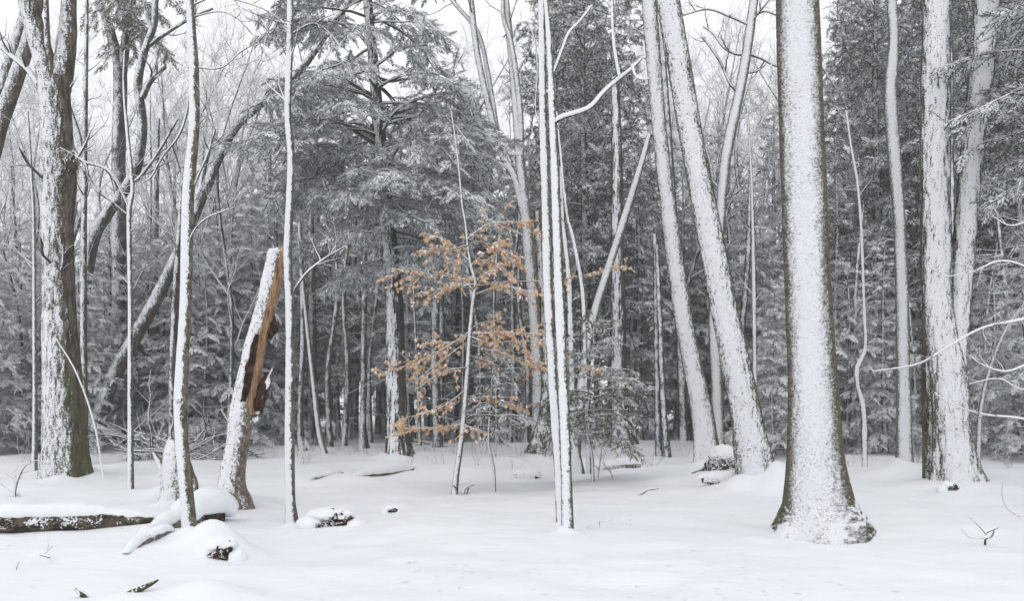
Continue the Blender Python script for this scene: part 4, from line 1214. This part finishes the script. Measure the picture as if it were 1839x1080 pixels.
# ---- the broken snag
def snag():
    D = 13.4
    base = P(420, 905, D)
    root = thing('broken_snag', 'broken-off dead trunk leaning right, orange split wood exposed on its side', 'dead tree', base)
    pts = [(421, 905, 58), (416, 880, 50), (418, 843, 43), (428, 788, 40), (433, 750, 46), (441, 706, 40), (456, 625, 34), (474, 560, 33), (488, 495, 31), (496, 456, 30)]
    rows = path3(pts, D)
    g, c = trunk_geo(rows, nseg=64, step=.025, seed=81, rough=.09, fz=4, fxy=14, lobes=4, lobe_a=.16, lobe_h=.15, sink=.25)
    link('trunk', g.mesh('trunk', [M['snag']], offset=base), root)
    # exposed wood: a strip of shell on the right flank, ragged edges
    def flank(name, y0, y1, a0, a1, off, mat, seed, rag=.25, thick=0.02):
        z0, z1 = EYE - (y0 - HOR) / F * D, EYE - (y1 - HOR) / F * D
        cc = resample(crom(rows, 12), .02)
        cc = cc[(cc[:, 2] > min(z0, z1)) & (cc[:, 2] < max(z0, z1))]
        K, S = len(cc), 18
        T = nrm(np.gradient(cc[:, :3], axis=0))
        X = nrm(np.array((1.0, 0, 0)) - T * (T @ np.array((1.0, 0, 0)))[:, None])
        Yv = np.cross(T, X)
        n0 = fbm(np.stack((np.arange(K) * .12, np.zeros(K), np.zeros(K)), -1), 3, seed)
        n1 = fbm(np.stack((np.arange(K) * .12, np.zeros(K), np.zeros(K)), -1), 3, seed + 5)
        tap = np.sin(np.clip(np.linspace(0, 1, K) * np.pi, 0.12, np.pi - .12)) ** .35
        u = np.linspace(0, 1, S)[None, :]
        A0 = math.radians(a0) + rag * 2 * n0[:, None]
        A1 = math.radians(a1) + rag * n1[:, None]
        mid = (A0 + A1) / 2
        a = mid + (u - .5) * (A1 - A0) * tap[:, None]
        dirs = X[:, None] * np.cos(a)[..., None] + Yv[:, None] * np.sin(a)[..., None]
        fib = fbm(np.stack(((a * 14).ravel(), np.repeat(np.arange(K) * .06, S), np.zeros(K * S)), -1), 3, seed + 9).reshape(K, S)
        edge = np.minimum(u, 1 - u) * 2
        rad = cc[:, 3][:, None] * 1.04 + off * np.minimum(1, edge * 4) + .06 * fib
        rad = np.where((u == 0) | (u == 1), cc[:, 3][:, None] * .8, rad)
        V = cc[:, None, :3] + dirs * rad[..., None]
        i = (np.arange(K - 1)[:, None] * S + np.arange(S - 1)[None]).ravel()
        gg = Geo()
        gg.add(V.reshape(-1, 3), np.stack((i, i + 1, i + S + 1, i + S), -1))
        return link(name, gg.mesh(name, [M[mat]], offset=base), root)
    flank('exposed_wood', 458, 742, -78, 40, .012, 'wood', 3)['label'] = 'orange split heartwood'
    flank('rotten_wood', 600, 722, -98, -48, .026, 'rot', 8, rag=.2)
    # ragged snowy top
    gt = Geo()
    v, q = blob(P(492, 458, D), (.10, .12, .10), 82, .4, 5, 40, 24)
    gt.add(v, q)
    v, q = blob(P(500, 452, D), (.07, .09, .06), 84, .4, 5, 40, 24)
    gt.add(v, q)
    link('snow_cap', gt.mesh('snow_cap', [M['snowcap']], offset=base), root)
    for k, (dx, h) in enumerate(((503, .20), (508, .13), (499, .12), (511, .07))):
        b = P(dx, 462, D) + (0, -.06, 0)
        v, q = tubes(np.array([[b, b + (0.01, 0, h * .6), b + (.025, 0, h)]]), np.array([[.028, .02, .004]]), 6)
        gk = Geo()
        gk.add(v, q)
        link('splinter', gk.mesh('splinter', [M['wood']], offset=base), root)
    # torn shards hanging on the right
    for pts2, mt in (([(462, 745, 12), (472, 710, 16), (482, 685, 12), (489, 662, 3)], 'twig_white'), ([(462, 740, 18), (468, 715, 22), (474, 690, 18), (478, 670, 6)], 'rot'), ([(484, 610, 5), (490, 595, 14), (491, 580, 12), (490, 568, 4)], 'rot'), ([(440, 752, 30), (452, 758, 20), (466, 752, 10)], 'snag')):
        r = path3(pts2, D)
        cc = poly(r, 10)
        gg = Geo()
        v, q = tubes(cc[None, :, :3], cc[None, :, 3], 9)
        v = v + rngf(83).normal(size=v.shape) * .012
        gg.add(v, q)
        link('shard', gg.mesh('shard', [M[mt]], offset=base), root)
snag()

def knob():
    root = [o for o in COL.objects if o.type == 'EMPTY' and o.get('label', '').startswith('thin crooked tree')][0]
    g = Geo()
    v, q = blob(P(322, 716, 10.15), (.05, .055, .065), 97, .4, 5, 40, 24)
    g.add(v, q)
    link('knob', g.mesh('knob', [M['twig_white']], offset=np.array(root.location)), root)
knob()

# ---- snow forms, logs, stumps
def snow_cap_geo(rows, width, height, seed, nu=20, lift=0.55):
    """snow lying along a log: rows x,y,z,radius"""
    c = resample(crom(rows, 8), .03)
    K = len(c)
    T = nrm(np.gradient(c[:, :3], axis=0))
    S = nrm(np.cross(T, np.array((0, 0, 1.0))))
    U = np.cross(S, T)
    th = np.linspace(0, 2 * np.pi, nu, endpoint=False)
    e = np.linspace(0, 1, K)
    endf = np.clip(np.minimum(e, 1 - e) * 9, 0, 1) ** .5
    n = fbm(np.stack((np.arange(K) * .05, np.zeros(K), np.zeros(K)), -1) + seed, 3, seed)
    w = c[:, 3] * width * (1 + .35 * n) * (0.35 + .65 * endf)
    h = (c[:, 3] * height) * (1 + .8 * n) * endf + .004
    cz = c[:, 3] * lift
    cs, sn = np.cos(th), np.sin(th)
    V = c[:, None, :3] + S[:, None] * (w[:, None] * cs[None])[..., None] + U[:, None] * ((cz[:, None] + np.where(sn > 0, sn, sn * .35)[None] * h[:, None]))[..., None]
    V = V.reshape(-1, 3)
    V += (fbm(V * 6, 3, seed + 3) * .05)[:, None] * np.repeat(np.array([[0, 0, 1.0]]), len(V), 0)
    k = np.arange(K - 1)[:, None] * nu
    j = np.arange(nu)[None]
    q = np.stack(np.broadcast_arrays(k + j, k + nu + j, k + nu + (j + 1) % nu, k + (j + 1) % nu), -1).reshape(-1, 4)
    g = Geo()
    g.add(V, q)
    for ring in (0, K - 1):
        vv = np.vstack((V[ring * nu:(ring + 1) * nu], V[ring * nu:(ring + 1) * nu].mean(0)))
        g.add(vv, np.stack((np.arange(nu), (np.arange(nu) + 1) % nu, np.full(nu, nu)), -1))
    return g

def log(name, label, pts, D, seed, width=1.0, height=.9, cap=True, mat='log', D2=None, rough=.14, cat='log', nseg=28, group=None, fixed=False, contact=.24):
    if fixed:
        rows = path3(pts, D, D2)
    else:
        con = [EYE * F / (p[1] + contact * p[2] - HOR) for p in pts]
        fit = np.polyfit(np.arange(len(pts)), con, 1)
        rows = np.array([(*P(p[0], p[1], d), p[2] / F / 2 * d) for p, d in zip(pts, np.polyval(fit, np.arange(len(pts))))])
    rows[:, 2] += float(ground_z(rows[:, 0], rows[:, 1]).mean()) - .015
    base = rows[:, :3].mean(0)
    root = thing(name, label, cat, base, group)
    g, c = trunk_geo(rows, nseg=nseg, step=.03, seed=seed, rough=rough, fz=9, fxy=9, sink=0, wob=.22)
    link('trunk', g.mesh('trunk', [M[mat]], offset=base), root)
    if cap:
        a, b = rows[0].copy(), rows[-1].copy()
        a[:3] += (rows[0] - rows[1])[:3] * .45 + (0, 0, -.5 * a[3])
        b[:3] += (rows[-1] - rows[-2])[:3] * .45 + (0, 0, -.5 * b[3])
        rows = np.vstack((a, rows, b))
        link('snow_cap', snow_cap_geo(rows, width, height, seed).mesh('snow_cap', [M['snowcap']], offset=base), root)
    return root

log('fallen_log', 'fallen rotten log at the left edge capped with thick snow', [(-60, 932, 42), (20, 931, 43), (55, 930, 39), (90, 931, 43), (115, 930, 41), (150, 931, 44), (200, 930, 37), (245, 931, 28), (276, 930, 17)], 11.6, 501, width=.92, height=.8, rough=.3, contact=.40)
log('fallen_log', 'half-buried log slanting to the foot of the thin crooked tree', [(240, 985, 22), (270, 965, 30), (310, 940, 36), (350, 915, 40), (385, 905, 44)], 9.9, 503, D2=11.2, width=1.05, height=.8, mat='snag')
log('hollow_log', 'short hollow log end with black opening beside the thin crooked tree', [(346, 928, 50), (366, 924, 54), (388, 922, 46)], 10.9, 505, width=1.25, height=1.1, mat='litter')  # solid log; the shade of its opening is painted by the near-black colour
log('fallen_log', 'small log stub poking out below the slanting log', [(270, 970, 20), (285, 966, 22), (300, 963, 18)], 10.2, 507, width=1.3, height=1.2, mat='snag')
log('fallen_log', 'snow-topped log at the foot of the central hemlock', [(640, 856, 8), (655, 855, 12), (672, 853, 14), (690, 851, 14), (708, 849, 15), (724, 846, 12), (740, 842, 8)], 18.6, 509, height=1.5, width=1.15, contact=.1, mat='lean', rough=.35)
log('fallen_log', 'small pale log in the snow left of the central hemlock', [(562, 862, 6), (580, 860, 10), (600, 856, 10), (612, 853, 5)], 17.6, 511, mat='snag', height=1.3, width=1.1, contact=.1)
log('fallen_log', 'round snow-topped log lying right of the twin stems', [(1088, 842, 14), (1105, 841, 20), (1125, 840, 20), (1146, 838, 14)], 19.6, 513, height=1.0, mat='lean', rough=.35)
log('fallen_log', 'short snow-covered log at the foot of the thick leaner', [(1262, 876, 12), (1285, 877, 16), (1310, 876, 18), (1332, 874, 16)], 15.7, 515, height=1.2, mat='lean', rough=.35)
log('fallen_log', 'short branch end in the snow left of the root mound', [(1240, 858, 6), (1250, 855, 9), (1262, 850, 7)], 17.4, 516, height=.8)
log('buried_branch', 'tip of a buried branch sticking out left of the root mound', [(1152, 888, 5), (1160, 884, 5), (1180, 880, 4), (1200, 877, 2)], 15.0, 517, height=.8, nseg=12)
log('cut_stump', 'snow-topped sawn log end standing left of the twin stems', [(930, 852, 15), (941, 853, 19), (954, 854, 20), (964, 853, 15)], 18.3, 519, width=1.1, height=1.1, mat='lean', rough=.35)
log('fallen_branch', 'broken dark branch pointing up right in the near left corner', [(215, 1072, 8), (235, 1062, 14), (252, 1053, 12), (268, 1046, 9), (284, 1038, 4)], 7.35, 521, mat='bare', height=.6, nseg=16, cat='branch', fixed=True, cap=False)
log('fallen_branch', 'short broken dark stub in the near left corner', [(136, 1049, 4), (143, 1056, 10), (152, 1063, 12), (168, 1076, 10)], 7.2, 523, mat='bare', height=.5, nseg=16, cat='branch', fixed=True, cap=False)

def torn_stump():
    D = 14.0
    base = P(318, 895, D)
    root = thing('torn_stump', 'jagged torn stump plastered with snow behind the thin crooked tree', 'stump', base)
    for k, pts in enumerate(([(318, 905, 62), (320, 860, 52), (316, 820, 40), (312, 790, 14)], [(303, 905, 20), (298, 870, 18), (290, 840, 13), (276, 812, 6)], [(340, 900, 30), (345, 870, 20), (342, 845, 8)], [(300, 850, 18), (302, 810, 14), (306, 786, 5)], [(296, 898, 14), (290, 892, 16), (287, 884, 10)])):
        g, c = trunk_geo(path3(pts, D), nseg=40, step=.025, seed=530 + k, rough=.25, fz=2.5, fxy=14, sink=.1, wob=.3)
        link('trunk' if k == 0 else 'splinter', g.mesh('trunk', [M['lean' if k == 0 else 'snag']], offset=base), root)
torn_stump()

def root_mound():
    base = P(1300, 850, 18.5)
    root = thing('root_mound', 'snowy mound of tangled roots between the two leaning trunks', 'root mound', base)
    g = Geo()
    v, q = blob(P(1299, 842, 18.5), (.36, .35, .36), 541, .3, 4, 60, 36)
    g.add(v, q)
    link('mound', g.mesh('mound', [M['log']], offset=base), root)
    g = Geo()
    v, q = blob(P(1300, 818, 18.5), (.30, .33, .22), 543, .18, 2.5, 40, 24)
    g.add(v, q)
    v, q = blob(P(1295, 858, 18.0), (.42, .3, .14), 544, .18, 2.5, 40, 24)
    g.add(v, q)
    link('snow_cap', g.mesh('snow_cap', [M['snowcap']], offset=base), root)
    rng = rngf(545)
    g = Geo()
    c0 = P(1299, 838, 18.5)
    d = nrm(rng.normal(size=(40, 3)) * (1, .4, .7) + (0, -.8, 0))
    a = c0 + d * .34
    PPs = [a]
    dd = nrm(np.cross(d, rng.normal(size=(40, 3))))
    for k in range(5):
        dd = nrm(dd + rng.normal(size=(40, 3)) * .5)
        PPs.append(c0 + nrm(PPs[-1] + dd * .09 - c0) * rng.uniform(.36, .44, (40, 1)))
    v, q = tubes(np.stack(PPs, 1), np.full((40, 6), .016), 5)
    g.add(v, q)
    link('roots', g.mesh('roots', [M['twig']], offset=base), root, kind='stuff')
root_mound()

def snow_rock(name, label, px, py, D, w, h, seed, capz=.8, cat='rock'):
    c = P(px, py, D)
    c[2] = gz(c[0], c[1])
    root = thing(name, label, cat, c)
    g = Geo()
    v, q = blob(c + (w * .1, 0, 0), (w, w * .7, h * 1.05), seed, .5, 5, 64, 36)
    g.add(v, q)
    link('rock', g.mesh('rock', [M['litter']], offset=c), root)  # solid lump; under the caps its near-black colour paints the hollow's shade
    g = Geo()
    v, q = blob(c + (-w * .12, w * .4, h * .72), (w * 1.25, w * .95, h * .62), seed + 3, .16, 1.8, 64, 36)
    g.add(v, q)
    v, q = blob(c + (-w * 1.1, w * .1, -h * .1), (w * .8, w * .9, h * .9), seed + 5, .16, 1.8, 40, 24)
    g.add(v, q)
    v, q = blob(c + (w * 1.15, w * .2, -h * .3), (w * .75, w * .9, h * .8), seed + 6, .16, 1.8, 40, 24)
    g.add(v, q)
    link('snow_cap', g.mesh('snow_cap', [M['snowcap']], offset=c), root)
snow_rock('snowy_rock', 'dark leafy hollow under a snow-capped rock near the thin upright tree', 596, 935, 11.5, .25, .17, 551, .8)
snow_rock('snowy_rock', 'tiny dark hole under a snow lump right of the leafy hollow', 704, 917, 12.6, .085, .07, 553, .8)
snow_rock('snowy_stub', 'dark broken stub poking from the snow lump in front of the crooked tree', 395, 1000, 8.9, .14, .15, 555, .7, cat='stump')
snow_rock('snowy_stub', 'small dark knot showing at the foot of the double trunk', 1706, 888, 15.2, .12, .11, 557, .7, cat='stump')

# ---- brush pile behind the torn stump
def brush_pile(name, label, px, py, D, w, h, n, seed):
    base = P(px, py, D)
    base[2] = gz(base[0], base[1])
    rng = rngf(seed)
    root = thing(name, label, 'brush', base)
    g = Geo()
    st = np.stack((rng.uniform(-w, w, n), rng.uniform(-.6, .6, n), rng.uniform(0, h * .7, n)), -1)
    d = nrm(rng.normal(size=(n, 3)) * (1, .6, .35))
    pts = [st]
    L = rng.uniform(.6, 2.0, n)[:, None]
    for k in range(6):
        d = nrm(d + rng.normal(size=(n, 3)) * .2)
        pts.append(pts[-1] + d * L / 6)
    A = np.stack(pts, 1)
    A[:, :, 2] = np.clip(A[:, :, 2], .03, None)
    R = rng.uniform(.01, .045, n)[:, None] * np.linspace(1, .4, 7)[None]
    v, q = tubes(A, R, 6)
    g.add(v, q)
    C2, R2 = grow(A, R, 5, rng, ang=(25, 60), length=(.3, .9), K=5, wig=.15, up=.02, rf=.5, rmin=.005)
    v, q = tubes(C2, np.minimum(R2, .012), 4)
    g.add(v, q)
    link('twigs', g.mesh('twigs', [M['twig']]), root, kind='stuff')
brush_pile('brush_pile', 'tangle of snowy fallen branches behind the torn stump', 280, 812, 22.5, 1.1, .8, 60, 561)
brush_pile('brush_pile', 'snowy tangle of fallen twigs on the ground right of the broad straight trunk', 1575, 805, 27.0, 1.6, .5, 46, 562)
brush_pile('brush_pile', 'tangle of twigs on the ground at the far right', 1800, 800, 27.0, 1.6, .6, 46, 563)
brush_pile('brush_pile', 'twig tangle on the ground right of the thin crooked tree', 370, 808, 24.0, 1.0, .5, 36, 564)

# ---- little shrubs and twigs
def shrub_mesh(seed, n, H, r=.006):
    rng = rngf(seed)
    s = np.zeros((n, 3)) + rng.normal(size=(n, 3)) * (.08, .08, 0)
    d = nrm(np.stack((rng.normal(size=n) * .5, rng.normal(size=n) * .5, np.ones(n)), -1))
    pts = [s]
    L = rng.uniform(.5, 1.0, n)[:, None] * H
    for k in range(6):
        d = nrm(d + rng.normal(size=(n, 3)) * .14)
        pts.append(pts[-1] + d * L / 6)
    A = np.stack(pts, 1)
    R = np.full((n, 1), r) * np.linspace(1, .4, 7)[None]
    g = Geo()
    v, q = tubes(A, R, 4)
    g.add(v, q)
    C2, R2 = grow(A, R, 4, rng, ang=(25, 60), length=(.15 * H, .45 * H), K=5, wig=.12, up=.05, rf=.7, rmin=.003)
    v, q = tubes(C2, R2, 3)
    g.add(v, q)
    return g.mesh('twigs', [M['twig']])
SHR = [shrub_mesh(571, 5, 1.0), shrub_mesh(572, 8, .8), shrub_mesh(573, 4, 1.3)]
_rs = random.Random(9)
for px, py in ((560, 812), (600, 822), (625, 826), (640, 815), (690, 810), (760, 815), (775, 826), (800, 808), (845, 815), (870, 822), (905, 812), (935, 826), (475, 812), (460, 820), (430, 808), (395, 830), (1010, 815), (1080, 820), (1140, 815), (1160, 800), (1215, 812), (1232, 820), (1510, 815), (1570, 830), (1640, 820), (1770, 822), (1800, 830), (1830, 815), (40, 830), (185, 822), (270, 825), (535, 822), (548, 838), (612, 812), (660, 822), (735, 840), (748, 812), (785, 838), (815, 825), (858, 840), (890, 828), (920, 842), (1020, 838), (1055, 810), (1120, 826), (1175, 836), (1500, 828), (1530, 838), (1590, 815), (1650, 835), (1785, 812), (1815, 842), (490, 830), (380, 818), (300, 815), (90, 815), (10, 815)):
    D = EYE * F / (py - HOR)
    x = (px - CX) / F * D
    o = link('bare_shrub', SHR[_rs.randrange(3)], loc=(x, D, gz(x, D) - .03))
    o.rotation_euler = (0, 0, _rs.uniform(0, 6.28))
    s = _rs.uniform(.6, 1.1)
    o.scale = (s, s, s)
    o['label'] = locate(px, D, 'small leafless shrub', (22, 26)).replace(' row', ' ground')
    o['category'] = 'shrub'
    o['group'] = 'small bare shrubs under the trees'

def twig_thing(name, label, curves, D, mat='twig', cat='twig', grow_n=0, seed=1, Lg=(.1, .3)):
    base = P(curves[0][0][0], curves[0][0][1], D)
    root = thing(name, label, cat, base)
    rng = rngf(seed)
    for pts in curves:
        r = path3(pts, D)
        r[:, 1] += np.linspace(0, rng.uniform(-.25, .25), len(r))
        cc = poly(r, 14)
        g = Geo()
        v, q = tubes(cc[None, :, :3], cc[None, :, 3], 6)
        g.add(v, q)
        if grow_n:
            A, B = grow(cc[None, :, :3], cc[None, :, 3], grow_n, rng, t=(.2, .98), ang=(25, 60), length=Lg, K=5, wig=.12, up=.03, rf=.6, rmin=.0025)
            v, q = tubes(A, B, 4)
            g.add(v, q)
        link('stem', g.mesh('stem', [M[mat]], offset=base), root)
    return root
twig_thing('twig', 'dark forked twig standing in the near snow on the left', [[(100, 1018, 3), (90, 1005, 2.6), (76, 992, 2.4), (75, 985, 2), (68, 970, 1.6)], [(90, 1003, 2), (96, 990, 1.4)], [(80, 996, 1.8), (86, 984, 1.2)]], 8.6, seed=601)
twig_thing('twig', 'short straight twig left of the dark forked twig', [[(29, 1032, 2), (36, 1018, 1.6), (47, 1006, 1.2)]], 8.3, seed=602)
twig_thing('twig', 'thin dark twig with fine branches in the near snow at right', [[(1769, 980, 4), (1766, 968, 3.4), (1772, 962, 3), (1773, 948, 1.8)], [(1772, 962, 2), (1758, 948, 1.4), (1738, 930, 1)], [(1772, 958, 1.8), (1780, 945, 1.0)], [(1766, 968, 1.6), (1740, 966, 1.2), (1722, 950, .9)]], 9.9, seed=603)
twig_thing('twig', 'tiny dark twig alone in the near snow right of centre', [[(1305, 1012, 3), (1306, 1008, 2.4), (1309, 1003, 1.4)]], 8.7, seed=604)
twig_thing('twig', 'fine arching twig in the snow right of the twin stems', [[(1043, 958, 1.2), (1055, 945, 1.3), (1075, 936, 1.2), (1100, 930, .9)], [(1076, 936, 1.0), (1080, 955, .9)]], 10.8, seed=605)
twig_thing('twig', 'fine curved grass-like twig at the right edge of the snow', [[(1801, 866, 1.2), (1803, 890, 1.4), (1815, 915, 1.4), (1842, 932, 1.4)]], 11.5, seed=606)
twig_thing('bent_branch', 'thin white bent branch rising beside the thick old tree at left', [[(186, 862, 3), (182, 840, 2.6), (172, 780, 3), (155, 720, 3), (130, 660, 2.6), (108, 625, 2.2), (95, 605, 1.6)]], 16.0, mat='twig_white', cat='branch', grow_n=3, seed=607)
twig_thing('bare_shrub', 'leafless shrub with snowy twigs at the left edge in front of the old tree', [[(27, 900, 3), (28, 880, 3), (35, 855, 2.6), (48, 835, 2.2), (72, 826, 1.6)], [(50, 896, 3), (25, 888, 2.6), (0, 876, 2.2), (-20, 860, 2)], [(27, 895, 2), (20, 870, 1.8), (14, 845, 1.2)]], 14.5, cat='shrub', grow_n=4, seed=608)
twig_thing('bare_shrub', 'small broken twig cluster at the foot of the orange-leaved sapling', [[(832, 888, 4), (836, 878, 4), (850, 872, 3)], [(838, 890, 3), (842, 875, 2.4)], [(822, 880, 3), (815, 872, 2)]], 14.9, cat='shrub', grow_n=2, seed=609)
twig_thing('bare_shrub', 'upright thin twigs standing between twin stems and young green hemlock', [[(1072, 868, 3), (1076, 840, 2.6), (1080, 800, 2), (1078, 760, 1.6)], [(1100, 866, 3), (1098, 850, 2.4), (1085, 835, 1.6)]], 16.6, cat='shrub', grow_n=3, seed=610)
tree('sapling', 'thin snow-lined branches reaching in from the right edge across the double trunk', 12.0,
     [[(1906, 935, 16), (1904, 800, 14), (1900, 600, 12), (1896, 400, 10), (1890, 150, 7)]], 'stem',
     branches=[[(1900, 545, 6), (1839, 572, 5), (1760, 590, 4), (1690, 628, 3.4), (1640, 655, 3), (1560, 668, 2)], [(1903, 770, 5), (1839, 752, 4), (1780, 745, 3.4), (1730, 728, 2.4), (1700, 705, 1.6)], [(1901, 640, 5), (1839, 655, 4), (1790, 668, 3.2), (1740, 655, 2.4), (1715, 640, 1.8)],
               [(1898, 520, 5), (1839, 480, 4), (1790, 470, 3.2), (1740, 490, 2.4), (1690, 500, 1.6)], [(1902, 705, 4), (1839, 700, 3), (1800, 680, 2.4), (1750, 690, 1.6)], [(1897, 430, 4), (1850, 400, 3), (1800, 410, 2.4), (1760, 395, 1.6)]],
     bmat='twig_white', nseg=16, step=.06, seed=611, twigs=(10, (0.4, 1.1)))

# bark flakes and needles dropped on the snow
def litter():
    rng = rngf(881)
    N = 2600
    y = rng.uniform(6.5, 26, N)
    x = rng.uniform(-.62, .62, N) * y
    near = vnoise(np.stack((x * .5, y * .5, x * 0), -1), 31)
    k = rng.random(N) < np.clip((near - .35) * 2.2, .04, 1)
    x, y = x[k], y[k]
    z = ground_z(x, y) + .004
    n = len(x)
    L = rng.uniform(.006, .035, n)
    w = rng.uniform(.002, .006, n)
    a = rng.uniform(0, 6.28, n)
    d = np.stack((np.cos(a), np.sin(a), rng.uniform(-.1, .25, n)), -1) * L[:, None]
    e = np.stack((-np.sin(a), np.cos(a), rng.uniform(-.1, .3, n)), -1) * w[:, None]
    c = np.stack((x, y, z), -1)
    V = np.stack((c - d - e, c + d - e, c + d + e, c - d + e), 1).reshape(-1, 3)
    g = Geo()
    g.add(V, np.arange(n * 4).reshape(-1, 4))
    o = link('forest_litter', g.mesh('forest_litter', [M['bare']], smooth=False), kind='stuff')
    o['label'] = 'scattered bark flakes and needles lying on the snow'
    o['category'] = 'litter'
litter()

# fallen logs on the far forest floor
_rl = rngf(21)
for k, (px, py, w, tilt) in enumerate(((600, 786, 70, 4), (560, 778, 60, -5), (840, 790, 90, 6), (900, 800, 80, -3), (770, 802, 60, 8), (1170, 790, 70, 7), (1210, 778, 60, -6), (480, 782, 60, 3), (330, 790, 60, 6), (1600, 796, 70, -4), (1520, 800, 50, 5), (1790, 792, 90, 2), (1830, 806, 60, 4), (60, 790, 60, 3))):
    D = EYE * F / (py - HOR) * .93
    log('fallen_log', locate(px, D, 'thin fallen log on the forest floor', (30, 38)).replace(', near row', '').replace(', middle row', '').replace(', far row', ''), [(px - w / 2, py - tilt, 6), (px, py - 2, 7), (px + w / 2, py + tilt - 4, 5)], D, 620 + k, height=.8, nseg=10, group='fallen logs far back')

# ---- the cold hazy air
def haze():
    g = Geo()
    x0, x1, y0, y1, z0, z1 = -260, 260, -30, 240, -1.6, 32
    v = [(x, y, z) for x in (x0, x1) for y in (y0, y1) for z in (z0, z1)]
    g.add(v, [(0, 1, 3, 2), (4, 6, 7, 5), (0, 4, 5, 1), (2, 3, 7, 6), (0, 2, 6, 4), (1, 5, 7, 3)])
    m = bpy.data.materials.new('haze_air')
    m.use_nodes = True
    nt = m.node_tree
    nt.nodes.clear()
    out = nt.nodes.new('ShaderNodeOutputMaterial')
    pv = nt.nodes.new('ShaderNodeVolumePrincipled')
    pv.inputs['Color'].default_value = (.93, .95, .97, 1)
    pv.inputs['Density'].default_value = HAZE
    nt.links.new(pv.outputs[0], out.inputs['Volume'])
    link('haze', g.mesh('haze', [m], smooth=False), kind='stuff')
HAZE = 0.0017
haze()
